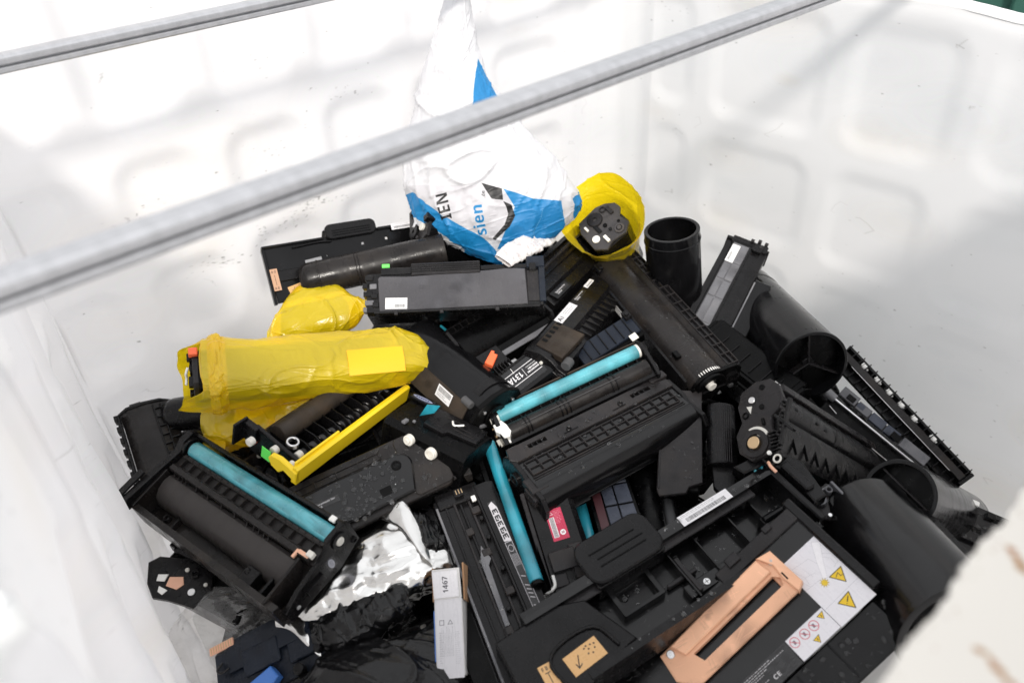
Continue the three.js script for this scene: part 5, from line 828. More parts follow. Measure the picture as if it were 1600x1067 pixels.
{
  const [G, L] = thing('dark_cartridge', 'dark cartridge body under the blue and white carrier bag', 'toner cartridge', 'c52');
  plainCartridge(G, L, 1, { W: 80, H: 60, body: M.gloss, trim: M.soot }); sticker(G, 'label', T.bar2, 10, 10, 26, 14, 2.2, 8, 'small white label');
}
{
  const [G, L] = thing('gear_end_cartridge', 'cartridge with cluttered gear end poking out below the carrier bag, against the back wall', 'toner cartridge', 'c2');
  part(G, 'housing', [PX([[-40, -60], [-40, -10], [-30, 0], [30, -2], [40, -14], [40, -60]], 0, L)], M.gloss);
  capEnd(G, 2, -1, [[-42, -60], [-44, -20], [-34, 2], [-14, 6], [20, 4], [42, -10], [44, -40], [34, -62]], M.grey, [['gear', -16, -16, 13, 4, M.black], ['boss', 22, -16, 7, 5, M.ivory], ['gear', 14, -42, 14, 5, M.black], ['ring', -26, -42, 9, 4, M.black], ['boss', -4, -30, 4, 6, M.grey], ['bar', -14, -34, 6, 5, M.ivory], ['boss', 32, -34, 4, 4, M.grey], ['ring', 30, -52, 5, 4, M.grey], ['screw', -30, -8, 3, 2, M.steel]], 7);
  part(G, 'bracket', [B(-14, 6, -6, 8, -38, -20, 1), B(-12, 4, -4, 10, 10, 22, 1), RX(-14, -6, 4, -4, 7, 4)], M.black);
}
{
  const [G, L] = thing('slotted_tray', 'thin black tray frame with hump handle and square window, leaning on the back wall', 'printer part', 'c3');
  const x2 = L + 20;
  part(G, 'plate', [PY([[-4, -32], [96, -33], [100, -46], [112, -52], [182, -52], [192, -46], [196, -34], [x2, -34], [x2, 44], [0, 60]], -8, -3, 1, [[[58, -4], [90, -6], [90, 18], [58, 20]], [98, -4, 2.4], [99, 20, 2.4], [[160, -18], [168, -18], [168, -11], [160, -11]], [[204, -20], [212, -20], [212, -13], [204, -13]], [[28, -18], [30, -18], [30, -10], [28, -10]]])], M.gloss);
  for (const q of [B(-6, 98, -8, 3, -35, -31, 1), B(194, x2, -8, 3, -37, -32, 1), B(-7, -2, -8, 3, -31, 62, 1)]) part(G, 'rim', [q], M.gloss); part(G, 'grip', [PY(rrect(102, 192, -54, -28, 10), -4, 5, 1.6)], M.black); row(G, 'grip_groove', [B(-34, 34, 0, 1.2, -0.7, 0.7, 0.3)], M.soot, [[147, 4.6, -42], [147, 4.6, -38], [147, 4.6, -34]]);
  part(G, 'inner_ledge', [B(6, 46, -3, 1, 8, 26, 1)], M.black); part(G, 'stiffener', [wire([[44, 0, -26], [90, 1, -28], [110, 1, -26]], 1.8)], M.black); sticker(G, 'tan_label', T.pink, 3.5, 22, 12, 36, 3.2, 0, 'tan letter label'); sticker(G, 'tan_label', T.arrowA, 36, 40, 30, 12, -2.4, 10); sticker(G, 'barcode_label', T.bar1, x2 - 38, -33, 44, 11, 3.2, 0, 'white barcode label');
}
{
  const [G, L] = thing('shiny_cartridge', 'flat-faced dark cartridge with a sheen and ridged top grip, above the yellow bags', 'toner cartridge', 'c5');
  part(G, 'housing', [PX([[-28, -58], [-28, -8], [-20, -4], [36, -4], [40, -10], [40, -58]], 4, L - 2)], M.black);
  part(G, 'face_panel', [PY([[22, -18], [26, -21], [66, -19], [200, -24], [226, -26], [252, -24], [254, 34], [24, 36]], -5, -1, 0.8)], M.slateFace); part(G, 'right_block', [B(254, L - 4, -14, -3, -22, 30, 1.2)], M.grey); part(G, 'lower_ledge', [B(16, L - 8, -12, 2, 36, 40.5, 0.8)], M.black); row(G, 'foot', [B(-3, 3, -2, 4, 38, 44, 0.6)], M.grey, [[50, 0, 0], [120, 0, 0], [206, 0, 0]]);
  part(G, 'ridged_grip', [B(74, 182, -8, 0, -40, -20, 1)], M.grey); row(G, 'grip_ridge', [B(74, 182, 0, 1.5, -0.8, 0.8, 0.3)], M.black, [-37, -33.5, -30, -26.5].map((z) => [0, -0.2, z]));
  part(G, 'top_bar', [B(26, 74, -12, -5, -36, -24, 1), B(182, L - 24, -12, -6, -34, -26, 1)], M.black); part(G, 'chip', [B(28, 40, -5, -3, -42, -36, 0.4)], M.green); sticker(G, 'label', T.bar3, 50, 24, 34, 18, -1, -2, 'small white label');
  for (const [x, y, z, w] of [[8, -2, -20, 9], [4, -4, -8, 10], [14, -2, -6, 7], [6, -2, 6, 10], [16, -1, 10, 6], [8, -3, 20, 10], [18, -2, 24, 6], [4, -6, 30, 8]]) part(G, 'end_block', [B(x - w / 2 - 2, x + w / 2 + 2, -18, y, z - 4, z + 4.5, 0.8)], rnd() < 0.45 ? M.slate : M.black);
  part(G, 'corner_frame', [B(L - 26, L + 2, -16, 4, -42, -24, 1.2), B(L - 8, L + 2, -16, 2, -26, 32, 1)], M.navy); part(G, 'post', [B(L - 22, L - 12, -6, 8, -30, -18, 0.8)], M.black);
}
{
  const [G, L] = thing('half_round_cartridge', 'glossy black half-round cartridge with barcode label, right of the yellow bag', 'toner cartridge', 'c22');
  part(G, 'hopper', [PX([[-40, -62], [-40, -16], ...arc(-4, -26, 34, 165, 30, 14, 26), [34, -18], [44, -30], [48, -66]], 0, L - 4)], M.gloss); part(G, 'side_plate', [PX([[44, -30], [47, -29], [52, -66], [48, -68]], 14, L - 20)], M.dusty);
  part(G, 'turquoise_edge', [B(4, L - 60, -17, -13, -43, -39.5, 0.5)], M.tealDark); { const s = sticker(G, 'barcode_label', T.bar2, 0, 0, 32, 20, 0, 0, 'white barcode label'); s.rotation.x = 1.5; s.position.set((L - 66) / 1000, -0.042, 0.0495); }
  capEnd(G, L - 6, 1, [[-44, -60], [-44, -18], [-30, -2], [0, 4], [24, -4], [46, -20], [52, -44], [40, -70], [-20, -72]], M.soot, [['ring', 8, -40, 20, 3, M.soot], ['boss', 8, -40, 6, 5, M.black], ['screw', -22, -18, 3, 2, M.steel], ['screw', 34, -28, 3, 2, M.steel], ['gear', -20, -48, 14, 4, M.black], ['boss', -30, -28, 4, 3, M.ivory], ['bar', 26, -54, 7, 3, M.slate]], 8);
  part(G, 'collar', [PX([...arc(-4, -26, 37, 165, 20, 12, 29), ...arc(-4, -26, 34, 20, 165, 12, 26)], L - 34, L - 20, 0.4)], M.black); part(G, 'hinge_knob', [CX(L - 30, L - 12, -22, 50, 6, 18)], M.rubber);
}
{
  const [G, L] = thing('orange_clip_cartridge', 'shadowed black cartridge with an orange-red clip, behind the half-round one', 'toner cartridge', 'c23');
  plainCartridge(G, L, 2, { W: 86, H: 56, body: M.soot, trim: M.black }); part(G, 'orange_clip', [PY([[18, 46], [40, 34], [43, 38], [40, 41], [43, 46], [24, 58], [20, 52]], -16, -4, 0.8)], M.orange, 'orange-red clip'); part(G, 'clip_mount', [B(10, 56, -26, -12, 26, 60, 1)], M.black); sticker(G, 'round_label', T.label4, L - 36, -4, 34, 13, 1.4, 0, 'silver label with a letter');
  row(G, 'comb_tooth', [B(-0.8, 0.8, -4, 4, -8, 8, 0.3)], M.black, steps(8, 12, 54, -12, 66));
}
{
  const [G, L] = thing('white_label_cartridge', 'black cartridge with slotted deck, white letter label and round gear end, upper centre', 'toner cartridge', 'c24');
  part(G, 'housing', [PX([[-36, -60], [-36, -8], [-30, -2], [6, -2], [12, -10], [32, -14], [36, -60]], 0, L)], M.black); part(G, 'deck', [PY([[16, -24], [80, -24], [80, 28], [10, 24]], -10, 1, 1)], M.dusty); row(G, 'slot', [B(-3, 3, 0, 0.8, -4.4, 4.4, 0.2)], M.soot, [30, 42, 54, 66, 78].map((x) => [x, 1, -17]));
  sticker(G, 'letter_label', T.label4, 112, -22, 56, 15, -1.8, 0, 'white label with a black letter'); sticker(G, 'fine_print', T.copier, 168, -24, 34, 8, -1.8, 0); sticker(G, 'grey_label', T.bar1, 206, -26, 26, 8, -1.8, 0);
  row(G, 'rib', [B(-0.8, 0.8, -4, 3, -14, 14, 0.3)], M.black, steps(9, 92, L - 20, -10, 22)); part(G, 'knob', [CX(2, 18, -6, 34, 8, 22)], M.rubber);
  const e = capEnd(G, 2, -1, [[-38, -58], [-40, -20], [-30, 2], [-8, 6], [14, 0], [26, -10], [40, -14], [42, -56], [26, -68], [-20, -68]], M.black, [['ring', 14, -38, 24, 4, M.black], ['ring', 14, -38, 14, 5, M.soot], ['screw', -26, -20, 4, 3, M.steel], ['boss', -26, -44, 7, 4, M.rubber], ['boss', -2, -10, 3, 3, M.ivory], ['gear', -8, -54, 9, 4, M.soot], ['bar', 32, -18, 5, 3, M.grey]], 8);
}
{
  const [G, L] = thing('numbered_cartridge', 'black cartridge printed 131A in white, upside down, above the central turquoise drum', 'toner cartridge', 'c25');
  part(G, 'housing', [PX([[-26, -50], [-26, -4], [-22, 0], [26, 0], [30, -6], [32, -50]], -60, L + 4)], M.gloss); sticker(G, 'print', T.oneThree, L - 34, 0, 62, 38, 0.2, 0, 'white 131A lettering', 0.35); part(G, 'groove_strip', [B(-50, L, 0, 1.6, -24, -21, 0.4)], M.black); row(G, 'tick', [B(-0.4, 0.4, 0, 0.4, -5, 5, 0.1)], M.white, [[L - 46, 0.2, -14]]);
}
{
  const [G, L] = thing('blade_unit', 'dark blue-black blade unit behind the far end of the central drum', 'printer part', 'c26');
  part(G, 'blade', [B(-10, L + 10, -8, -2, -22, 14, 1)], M.navy); part(G, 'blade_back', [B(-12, L + 12, -30, -8, -26, 20, 1.5)], M.soot); row(G, 'rib', [B(-0.8, 0.8, -2, 2, -20, 12, 0.3)], M.black, steps(6, 4, L - 4)); part(G, 'end_post', [B(L, L + 12, -8, 8, -26, -12, 1), CY(L + 6, 6, 12, -18, 4, 14)], M.black); part(G, 'white_flag', [B(L - 12, L, -2, -1, 12, 24, 0.3)], M.ivory);
}
{
  const [G, L] = thing('wet_toner_box', 'broad flat charcoal toner box beaded with rain, below the yellow-railed unit', 'toner cartridge', 'c20');
  part(G, 'lid', [PY(rrect(-20, L - 4, -46, 50, 8), -14, -4, 1.5)], M.brown); part(G, 'underside', [B(-16, L - 8, -56, -14, -40, 46, 3)], M.soot);
  part(G, 'lid_rim', [PY(rrect(L - 58, L - 2, -44, 48, 8), -5, -1.5, 1)], M.brown); part(G, 'end_block', [PY([[L - 4, -40], [L + 18, -38], [L + 16, 8], [L + 24, 10], [L + 22, 50], [L - 4, 46]], -34, -8, 1.6, [[[L + 2, -4], [L + 12, -4], [L + 12, 8], [L + 2, 8]]])], M.brown); part(G, 'bracket', [B(L + 2, L + 14, -9, -5, -32, -6, 0.8)], M.slate);
  part(G, 'raised_panel', [PY([...arc(L - 62, -2, 18, 20, -90, 5), [40, -22], [-16, -20], [-16, 42], [L - 56, 40]], -8, 3, 2)], M.wet); part(G, 'bolt_boss', [RY(L - 66, 2, 5, -4, 7, 4, 20), CY(L - 66, 0, 3, -4, 4, 16)], M.soot); part(G, 'recess', [B(L - 100, L - 84, 2.6, 3.4, 18, 30, 0.2)], M.soot);
  ladder(G, -10, L - 80, -5, -36, -26, 5, M.brown, 3, false); sticker(G, 'white_print', T.copier, 26, 2, 40, 9, 3, 0, 'small white print reading Replacement for COPIER');
  drops(G, 230, (u, v) => { const x = lerp(30, L + 16, u), z = lerp(-42, 46, v); return [x, x > L ? -8 : x > L - 56 ? -1.4 : z > -20 && x < L - 64 ? 3 : x < L - 60 ? -4 : -1.4, z]; }, 0.7, 2.9, 61); drops(G, 60, (u, v) => [lerp(0, L - 70, u), 3, lerp(-18, 38, v)], 0.7, 2.6, 62);
}
{
  const [G, L] = thing('white_gear_cartridge', 'black cartridge end with two round white gears, right of the rain-beaded toner box', 'toner cartridge', 'c21');
  part(G, 'housing', [PX([[-40, -58], [-40, -8], [-34, -2], [26, -2], [34, -10], [36, -58]], -6, L + 8)], M.soot); part(G, 'stepped_deck', [PY([[40, -36], [L, -36], [L + 4, 0], [84, 4], [80, 12], [46, 10]], -4, 3, 1)], M.black); row(G, 'deck_groove', [B(-16, 16, 0, 0.8, -0.6, 0.6, 0.2)], M.grey, [[80, 3, -24], [96, 3, -14], [104, 3, -6]]);
  part(G, 'white_gear', [CZ(44, -14, 34, 42, 8, 22), CZ(44, -14, 42, 45, 4.4, 18)], M.ivory); part(G, 'white_gear', [CZ(82, -18, 34, 39, 8.6, 24)], M.ivory); part(G, 'gear_ring', [alongZ(ring(3, 8, 5)).translate(82, -18, 39)], M.ivory); part(G, 'white_lever', [wire([[74, 2, -22], [82, 3, -14], [92, 3, -24]], 1.8)], M.white);
  part(G, 'oval_tab', [PY(rrect(-16, 34, -46, -30, 8), -3, 3, 1)], M.soot); sticker(G, 'oval_badge', T.oval, 9, -38, 40, 11, 3, 0, 'oval badge'); part(G, 'blue_flag', [PZ([[28, -2], [52, 14], [60, 30], [38, 22]], -6, -5, 0.1)], M.tealDark, 'translucent blue flag'); part(G, 'metal_clip', [B(22, 28, 0, 4, 20, 30, 0.5), B(32, 36, 0, 3, 14, 18, 0.4)], M.slate);
}
// ---------------------------------------------------------------- left side
{
  const [G, L] = thing('yellow_rail_unit', 'black developer unit with a bright yellow side rail and green sticker, under the yellow bags', 'toner cartridge', 'c10');
  part(G, 'base', [PX([[-50, -50], [-50, -20], [-44, -14], [-8, -14], [-8, -30], [34, -30], [38, -12], [38, -50]], -8, L + 30)], M.soot); part(G, 'magnet_roller', [CX(6, L + 26, -10, -24, 15, 36)], M.dusty, 'roller grey with toner dust'); part(G, 'auger', [CX(4, L + 26, -22, 16, 7, 20)], M.rubber);
  row(G, 'vane', [PX([[-8, -26], [-8, -6], [12, -4], [32, -10], [32, -26]], -0.7, 0.7, 0.2)], M.black, steps(9, 18, L + 20)); row(G, 'screw_flight', [turned(RX(-1, 1, -22, 16, 12, 6, 18), 'y', 20, [0, -22, 16])], M.black, steps(8, 24, L + 14));
  part(G, 'end_plate', [PX([[-56, -48], [-58, -6], [-46, 4], [-10, 0], [34, -4], [40, -48]], -14, -8, 1)], M.black); part(G, 'end_shield', [B(-36, -12, -30, 8, -66, -62, 0.8), B(-20, -10, -26, 4, -64, -40, 0.8)], M.black); part(G, 'coil_spring', [spring(2, -6, 6, 7, 3, 10)], M.steel); part(G, 'spring_ring', [RY(2, -4, 4, 6, 9, 6, 22)], M.steel);
  for (const [x, z] of [[-18, -6], [-2, 22], [-30, -38], [-22, 28]]) part(G, 'white_bush', [CX(x - 4, x + 5, -8, z, 6, 18)], M.ivory);
  part(G, 'yellow_rail', [PX([[37, -26], [37, 2], [42, 4], [46, 2], [46, -26]], -30, L + 60, 0.8)], M.yellow, 'bright yellow plastic rail'); part(G, 'yellow_arm', [PX([[2, -20], [-4, -10], [0, -2], [14, 2], [46, -2], [46, -20], [24, -14], [16, -24]], -32, -24, 1.4)], M.yellow, 'curved yellow rail arm'); part(G, 'rail_step', [B(-24, 60, -12, 6, 34, 37.4, 0.6)], M.yellow);
  { const s = part(G, 'green_sticker', [B(-15.4, -14.6, -24, -4, -20, -4, 0.1)], M.green, 'bright green square sticker'); s.position.x = -0.012; }
  part(G, 'red_tab', [B(-20, -6, -24, -20, -52, -40, 0.5)], M.orange);
}
{
  const [G, L] = thing('upright_cartridge', 'upright dark grey cartridge end with moulded ribs against the left wall', 'toner cartridge', 'c11');
  part(G, 'housing', [PX([[-38, -60], [-38, -14], [-22, -4], [-2, 0], [22, -2], [34, -12], [36, -60]], 0, L + 20)], M.brown); part(G, 'edge_rail', [B(2, L + 16, -20, -4, 35, 40, 1)], M.black); row(G, 'edge_tooth', [B(-5, 5, -16, -2, 38, 43, 0.8)], M.black, steps(7, 8, L + 8)); part(G, 'rib_track', [B(4, L + 14, -5, 1, -14, -12, 0.5), B(4, L + 14, -7, -1, -25, -23, 0.5)], M.black); row(G, 'rib', [B(-1, 1, -5, 0, -24, -13, 0.3)], M.black, steps(8, 12, L + 6)); row(G, 'rib', [B(-1, 1, -14, -5, -36, -25, 0.3)], M.black, steps(9, 8, L + 8));
  capEnd(G, 1, -1, [[-38, -58], [-40, -18], [-24, -2], [0, 3], [24, 0], [38, -14], [38, -58]], M.black, [['bar', 10, -6, 8, 4], ['boss', -16, -12, 4, 4], ['gear', 4, -34, 14, 4]], 5);
}
{
  const [G, L] = thing('gear_end_cartridge', 'cartridge end with copper and white contacts below the wide drum cartridge, by the left wall', 'toner cartridge', 'c14');
  part(G, 'housing', [B(-2, L + 40, -56, -8, -36, 22, 3)], M.soot); const e = part(G, 'end_plate', [PY([[-16, 6], [-8, -8], [30, -22], [74, -20], [88, 0], [80, 30], [44, 36], [24, 42], [4, 30]], -8, 0, 1.2, [[16, 6, 2.4], [56, 24, 2.6]])], M.black);
  part(e, 'copper_contact', [PY([[26, 10], [42, 2], [50, 10], [46, 20], [30, 22]], 0, 2, 0.4)], M.copper); part(e, 'white_contact', [PY([[10, 14], [22, 8], [24, 18], [14, 22]], 0, 2.4, 0.4)], M.white); part(e, 'white_contact', [PY([[22, 26], [36, 26], [34, 34], [26, 33]], 0, 2, 0.4)], M.white); part(e, 'screw', [CY(66, 0, 2, 14, 5, 18)], M.steel); part(e, 'pin', [CY(40, 0, 3, -8, 3, 12), CY(76, 0, 3, -2, 2.6, 12)], M.ivory); part(e, 'boss', [RY(54, 0, 4, -8, 6, 3.6, 18)], M.black);
  part(G, 'bracket', [B(-10, 34, -6, 8, -58, -40, 1.2), B(0, 10, -2, 14, -44, -22, 1), CX(6, 60, 4, -26, 6, 18)], M.black); sticker(G, 'red_edged_label', canvasTex(64, 128, (g) => { g.fillStyle = '#b32a3c'; g.fillRect(0, 0, 64, 128); g.fillStyle = '#dcd6d4'; g.fillRect(8, 8, 48, 112); }), 12, -49, 26, 12, 8, 0, 'small red-edged label'); part(G, 'gold_chip', [B(30, 38, 8, 9, -44, -36, 0.2)], M.brass);
}
{
  const [G, L] = thing('blue_black_cartridge', 'blue-black cartridge with copper end strip and bright blue clip, bottom left corner', 'toner cartridge', 'c16');
  part(G, 'housing', [PX([[-40, -60], [-42, -10], [-34, -2], [10, 0], [18, -6], [50, -12], [54, -60]], -10, L + 20)], M.navy); part(G, 'shutter', [PX([[-44, -8], [-44, -2], [-30, 4], [-2, 5], [-2, 1], [-28, 0]], 10, L + 10, 0.6)], M.navy); part(G, 'shutter_step', [B(30, 80, -2, 6, -20, 12, 1.5), B(90, 130, -4, 4, -6, 22, 1.5)], M.navy); part(G, 'copper_strip', [B(-14, 20, -1, 2, -46, -36, 0.5)], M.copper, 'ridged copper strip'); row(G, 'strip_ridge', [B(-0.6, 0.6, 0, 0.8, -45, -37, 0.1)], M.brass, steps(9, -11, 17, 1.8));
  part(G, 'spring_clip', [wire([[2, 2, -20], [-4, 6, -12], [2, 8, -6], [12, 6, -8]], 1.6)], M.grey); part(G, 'grey_bar', [B(0, 40, -4, 2, 22, 32, 1)], M.slate); part(G, 'blue_clip', [PY([[36, 22], [66, 14], [74, 30], [60, 40], [52, 32], [44, 42], [34, 36]], -6, 8, 1.4)], M.blueClip, 'bright blue plastic clip'); part(G, 'knob', [CY(100, -4, 8, 34, 7, 20), CY(128, -4, 6, 20, 5, 18)], M.black); part(G, 'roller', [CX(60, L + 24, -6, 46, 8, 22)], M.black); row(G, 'stud', [CY(0, -4, 3, 0, 2.6, 12)], M.brass, [[112, 0, 44], [138, 0, 12]]);
}
// ---------------------------------------------------------------- bags, film, foil, paper, carton
{
  const [G, L] = thing('carrier_bag', 'crumpled white carrier bag with blue bands and black lettering, standing at the back', 'plastic bag', 'c1');
  const k = 1.1, st = [[0, -4, 26, 0, -14], [66, 0, 40, 0, -30], [132, -10, 74, 4, -56], [186, -24, 100, 10, -80], [275, -80, 132, 20, -104], [330, -122, 138, 26, -112], [386, -152, 137, 22, -110], [420, -146, 120, 14, -90], [452, -98, 70, 4, -66], [492, -24, -4, -6, -22]];
  const X0 = -165, X1 = 150, Y1 = 510, S = 3.2, W = Math.round((X1 - X0) * S), H = Math.round(Y1 * S);
  // the print, laid out in millimetres on the bag: across (towards its left), down from its top
  const print = canvasTex(W, H, (g) => {
    g.fillStyle = '#f6f6f8'; g.fillRect(0, 0, W, H);
    const P = (z, x) => [(z - X0) * S, x * S], poly = (c, pts) => { g.fillStyle = c; g.beginPath(); pts.forEach((p, i) => (i ? g.lineTo(...P(...p)) : g.moveTo(...P(...p)))); g.closePath(); g.fill(); };
    const blue = '#1793d6';
    poly('#e9e7ea', [[132, 340], [60, 352], [-20, 362], [-34, 388], [-24, 424], [8, 446], [60, 415], [120, 378]]);
    poly(blue, [[146, 352], [128, 352], [80, 398], [20, 440], [-26, 498], [-6, 510], [30, 500], [60, 452], [96, 420], [148, 382]]);
    poly(blue, [[-22, 366], [-70, 388], [-130, 398], [-152, 380], [-165, 430], [-110, 455], [-40, 470], [-2, 462], [-24, 424], [-38, 398]]);
    poly('#f0eff2', [[-118, 390], [-136, 388], [-140, 440], [-118, 452]]);
    poly('#191719', [[12, 354], [-20, 366], [-20, 384], [-2, 380]]); poly('#191719', [[-20, 386], [-33, 394], [-37, 412], [-26, 428], [0, 447], [4, 444], [-18, 424], [-26, 408], [-24, 396]]);
    poly(blue, [[-4, 150], [12, 228], [-38, 226], [-12, 168]]);
    g.save(); g.translate(...P(0, 0)); g.restore();
    const word = (t, z, x, size, c, font, ang) => { g.save(); g.translate(...P(z, x)); g.scale(-1, 1); g.rotate(ang); g.fillStyle = c; g.font = `${font} ${size * S}px sans-serif`; g.fillText(t, 0, 0); g.restore(); };
    word('IEN', 66, 404, 26, '#191719', 'bold', -Math.PI / 2 - 0.1); word('sien', 12, 437, 26, blue, 'bold', -Math.PI / 2 - 0.06); word('.de', 8, 378, 8, '#444', 'bold', -Math.PI / 2);
    g.strokeStyle = 'rgba(225,240,250,0.75)'; g.lineWidth = 2; g.setLineDash([7, 4]); g.beginPath(); g.moveTo(...P(-40, 462)); g.quadraticCurveTo(...P(-76, 440), ...P(-84, 405)); g.stroke();
  });
  const g = skin(st, { nu: 190, nv: 240, amp: 6.4, freq: 0.0085, seed: 5, folds: 11, pow: 1.0, stretch: [0.7, 1, 1.2], keepUv: true, open: false }), uv = g.attributes.uv;
  for (let i = 0; i < uv.count; i++) uv.setXY(i, (uv.getX(i) - X0) / (X1 - X0), 1 - uv.getY(i) / Y1);
  const o = new THREE.Mesh(finish(g), std(lin(0.74, 0.74, 0.75), 0.5, { map: print, transmission: 0.26, thickness: 0, side: THREE.DoubleSide })); o.name = 'film'; o.castShadow = o.receiveShadow = true; G.add(o);
}
{
  const [G, L] = thing('wrapped_cartridge', 'long cartridge wrapped in a yellow plastic bag, lying on top at left', 'wrapped cartridge', 'c7');
  part(G, 'cartridge_inside', [PX([[-34, -56], [-34, -8], [-26, 1], [18, -1], [28, -10], [28, -56]], 14, L - 44)], M.soot);
  capEnd(G, 14, -1, [[-36, -54], [-38, -16], [-28, -3], [2, 0], [20, -6], [30, -22], [28, -56]], M.grey, [['gear', -14, -24, 13, 4, M.black], ['bar', 10, -20, 8, 6, M.black], ['bar', -24, -10, 6, 7, M.black], ['boss', 16, -40, 6, 6, M.black], ['bar', -4, -42, 9, 5, M.black], ['boss', -26, -40, 5, 6, M.soot]], 8);
  part(G, 'white_lever', [wire([[0, -10, -8], [-3, -16, -2], [-3, -24, 0], [-4, -26, 10]], 1.8)], M.white); part(G, 'orange_tab', [B(2, 14, -5, 4, -32, -20, 1)], M.orange);
  const st = [[-14, -42, 36, 5, -64], [16, -47, 38, 9, -68], [40, -50, 40, 11, -68], [90, -44, 42, 6, -66], [170, -46, 38, 7, -64], [240, -48, 36, 6, -62], [296, -50, 32, 4, -58], [328, -34, 28, -4, -50], [350, -4, 24, -18, -36], [366, 8, 32, -26, -32]];
  part(G, 'yellow_bag', [skin(st, { nu: 190, nv: 260, amp: 3.1, freq: 0.011, seed: 8, folds: 10, open: true, pow: 0.48, stretch: [0.4, 1, 1.1], edge: (v, a) => (v < 0.12 ? (1 - v / 0.12) * (34 * smooth(-0.1, 0.7, Math.sin(a + 0.1)) + 3 * Math.sin(a * 3)) : 0) })], M.yellowFilm);
  part(G, 'bag_collar', [skin([[26, -50, 42, 11, -69], [36, -55, 45, 16, -72], [50, -50, 42, 10, -69]], { nu: 150, nv: 50, amp: 2.8, freq: 0.04, seed: 12, folds: 7, open: true, pow: 0.5 })], M.yellowFilm); part(G, 'tape', [PX([[-2, 9.4], [18, 7.6], [34, -1], [35, 0], [19, 9], [-2, 10.6]], 214, 296, 0.1)], M.orangeFilm);
  part(G, 'bag_tail', [skin([[334, 4, 30, -10, -34], [350, 14, 32, -18, -30], [368, 22, 44, -22, -32], [376, 26, 48, -24, -30]], { nu: 60, nv: 40, amp: 2.4, freq: 0.05, seed: 5, folds: 5, open: true })], M.yellowFilm);
}
{
  const [G, L] = thing('yellow_bag', 'loose yellow plastic bag bulging behind the long wrapped cartridge', 'plastic bag', 'c8');
  part(G, 'film', [skin([[-6, 22, 46, -12, -30], [18, -12, 48, 0, -42], [46, -46, 50, 3, -46], [80, -44, 50, 3, -46], [108, -36, 48, 0, -44], [132, -14, 40, -6, -38], [152, 0, 26, -14, -26], [166, 4, 30, -16, -20]], { nu: 140, nv: 150, amp: 3.4, freq: 0.012, seed: 14, folds: 9, pow: 0.75, stretch: [0.6, 1, 1] })], M.yellowFilm); part(G, 'cartridge_inside', [B(14, 120, -50, -14, -16, 40, 4)], M.soot);
}
{
  const [G, L] = thing('yellow_bag', 'torn yellow plastic bag hanging below the long wrapped cartridge', 'plastic bag', 'c9');
  part(G, 'film', [skin([[-4, -34, 10, -2, -40], [14, -40, 36, 4, -50], [50, -38, 32, 6, -50], [84, -36, 30, 6, -50], [110, -32, 44, 8, -46], [140, -36, 14, 4, -40], [170, -36, -6, 0, -30]], { nu: 100, nv: 110, amp: 3.4, freq: 0.014, seed: 22, folds: 8, pow: 0.8, open: true })], M.yellowFilm); part(G, 'torn_flap', [skin([[2, 14, 34, -4, -8], [10, 26, 58, -2, -7], [24, 30, 70, -4, -9], [34, 34, 50, -6, -8]], { nu: 60, nv: 40, amp: 2, freq: 0.05, seed: 23, folds: 5, open: true }), skin([[96, 10, 26, 2, -4], [112, 14, 54, 4, -2], [126, 22, 76, 2, -4], [140, 50, 84, 0, -5]], { nu: 60, nv: 40, amp: 2, freq: 0.05, seed: 25, folds: 5, open: true })], M.yellowFilm);
}
{
  const [G, L] = thing('wrapped_cartridge', 'cartridge end peering out of an open yellow bag, at the top of the heap', 'wrapped cartridge', 'c30');
  // stands on end: x runs down from the mouth of the bag
  part(G, 'cartridge_inside', [PX([[-36, -34], [-36, 20], [-24, 34], [20, 36], [38, 20], [38, -30], [20, -40]], 10, L)], M.black);
  const e = capEnd(G, 10, -1, [[-37, -30], [-40, 10], [-34, 26], [-22, 40], [-8, 42], [6, 30], [26, 34], [38, 18], [34, -10], [40, -26], [24, -42], [-18, -40]], M.midgrey, [['ring', 24, 14, 9, 3, M.midgrey], ['boss', 24, 14, 4, 5, M.midgrey], ['boss', 12, 22, 2.6, 2, M.soot], ['gear', -20, -6, 14, 4, M.grey], ['bar', -16, 24, 9, 4, M.grey], ['boss', 12, -28, 7, 4, M.white], ['bar', 24, -14, 7, 4, M.white], ['bar', -16, -28, 5, 4, M.white], ['ring', -26, 16, 6, 3, M.grey], ['boss', 2, 0, 4, 3, M.soot], ['bar', -2, -14, 9, 3, M.black], ['boss', 14, 2, 3, 3, M.black]], 6);
  part(G, 'yellow_bag', [skin([[-20, -82, 72, 74, -66], [-10, -76, 70, 68, -62], [8, -64, 60, 58, -54], [40, -54, 52, 50, -52], [80, -50, 46, 44, -50], [110, -44, 40, 36, -44]], { nu: 120, nv: 80, amp: 2.2, freq: 0.012, seed: 31, folds: 7, open: true, pow: 0.9, edge: (v, a) => (v < 0.35 ? (1 - v / 0.35) * (-9 * Math.max(0, Math.sin(a)) + 3 * Math.sin(a * 2 + 0.6) + 2.5 * Math.sin(a * 5)) : 0) })], M.yellowFilm);
}
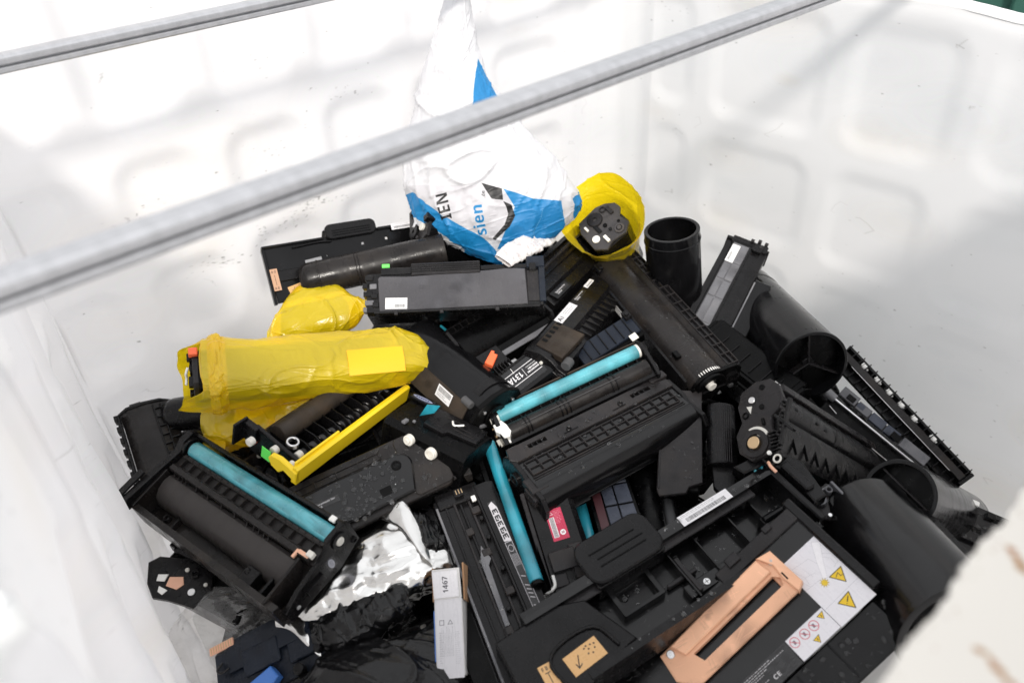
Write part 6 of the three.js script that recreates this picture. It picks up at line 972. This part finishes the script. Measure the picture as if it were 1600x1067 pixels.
{
  const [G, L] = thing('foil_bag', 'crumpled silver foil bag with black lining, lower centre left', 'foil bag', 'c17');
  part(G, 'foil', [skin([[-14, -20, 36, -14, -44], [10, -44, 46, -2, -56], [50, -60, 50, 6, -62], [92, -66, 46, 10, -64], [130, -76, 40, 12, -62], [164, -70, 36, 8, -56], [192, -30, 30, -4, -44]], { nu: 130, nv: 130, amp: 6, freq: 0.014, seed: 44, folds: 8, pow: 0.9, soft: true, stretch: [0.5, 1.1, 1.2] })], M.foil);
  part(G, 'black_lining', [skin([[4, 28, 64, -4, -50], [40, 22, 78, 2, -56], [90, 20, 70, 4, -56], [130, 24, 60, 2, -50]], { nu: 90, nv: 80, amp: 6, freq: 0.02, seed: 45, folds: 8 }), skin([[146, -70, -20, 6, -40], [164, -64, 0, 12, -44], [180, -50, 6, 8, -44], [192, -30, 8, -2, -40]], { nu: 80, nv: 70, amp: 6, freq: 0.022, seed: 46, folds: 8 })], M.blackFilm, 'shiny black film lining');
  part(G, 'torn_strip', [skin([[-40, 10, 22, -18, -22], [-22, 14, 34, -14, -18], [-4, 26, 60, -12, -17], [10, 50, 78, -18, -22]], { nu: 60, nv: 50, amp: 3, freq: 0.03, seed: 47, folds: 5, open: true, soft: true })], M.foil);
  part(G, 'sharp_flap', [skin([[118, -84, -66, 6, 2], [140, -82, -40, 16, 11], [156, -70, 0, 18, 13], [168, -20, 18, 10, 5]], { nu: 60, nv: 50, amp: 3.4, freq: 0.02, seed: 48, folds: 5, open: true, soft: true })], M.foil);
}
{
  const [G, L] = thing('black_bag', 'black plastic bin liner bunched at the bottom edge, in front of the foil', 'plastic bag', 'c18');
  part(G, 'film', [skin([[-40, -20, 90, -30, -70], [-6, -44, 100, -8, -80], [40, -58, 110, 8, -84], [90, -52, 110, 12, -84], [130, -56, 100, 8, -80], [158, -66, 60, 0, -70], [176, -60, -10, -10, -40]], { nu: 160, nv: 160, amp: 7, freq: 0.007, seed: 55, folds: 10, pow: 0.95 })], M.blackFilm);
}
{
  const [G, L] = thing('clear_bag', 'crumpled clear plastic film between the left wall and the blue-black cartridge', 'plastic film', 'c15');
  part(G, 'film', [skin([[-24, -36, 30, 0, -40], [0, -56, 46, 8, -52], [30, -60, 60, 10, -56], [60, -44, 56, 8, -52], [88, -20, 44, 2, -44], [104, 0, 30, -6, -34]], { nu: 90, nv: 90, amp: 6, freq: 0.022, seed: 66, folds: 9, pow: 0.9 })], M.clearFilm);
}
{
  const [G, L] = thing('tissue_paper', 'crumpled printed white paper sticking up by the carrier bag', 'paper', 'c6');
  const g = skin([[-18, -10, 16, 0, -3], [8, -20, 26, 2, -4], [40, -18, 24, 4, -4], [80, -16, 22, 6, -3], [120, -14, 24, 4, -3], [L + 6, -10, 20, 2, -2]], { nu: 80, nv: 90, amp: 5, freq: 0.03, seed: 71, folds: 8, open: true, keepUv: true }), uv = g.attributes.uv; for (let i = 0; i < uv.count; i++) uv.setXY(i, uv.getX(i) / 90, uv.getY(i) / 90);
  T.tissue.wrapS = T.tissue.wrapT = THREE.RepeatWrapping; const o = new THREE.Mesh(finish(g), std(lin(0.95, 0.95, 0.95), 0.85, { map: T.tissue })); o.name = 'sheet'; o.castShadow = o.receiveShadow = true; G.add(o);
}
{
  const [G, L] = thing('carton', 'narrow white printed carton marked 1467 standing beside the black bag', 'box', 'c19');
  part(G, 'box', [B(28, L + 10, -40, -0.6, -17, 17, 0.8)], M.card); sticker(G, 'printed_face', T.carton, 72, 0, 32, 88, -0.6, 90);
  { const f = part(G, 'lid_flap', [PZ([[0, 0], [34, -8], [34, -10], [0, -2]], -17, 17, 0.3)], M.card); f.position.set(-0.006, 0.008, 0); const s = sticker(G, 'flap_print', T.cartonTop, 0, 0, 31, 31, 0, 90, 'flap printed 1467'); s.position.set(0.0115, 0.005, 0.001); s.rotation.z = -0.23; }
  part(G, 'inner_side', [B(-14, 30, -40, -6, -20, -18, 0.4)], M.cardBrown); part(G, 'inner_side', [B(-10, 30, -36, -2, 17.5, 19, 0.4)], M.cardBrown); part(G, 'blue_edge', [B(40, L + 8, -38, -4, 17.5, 19, 0.3)], M.blueClip);
}
renderer.render(scene, camera);
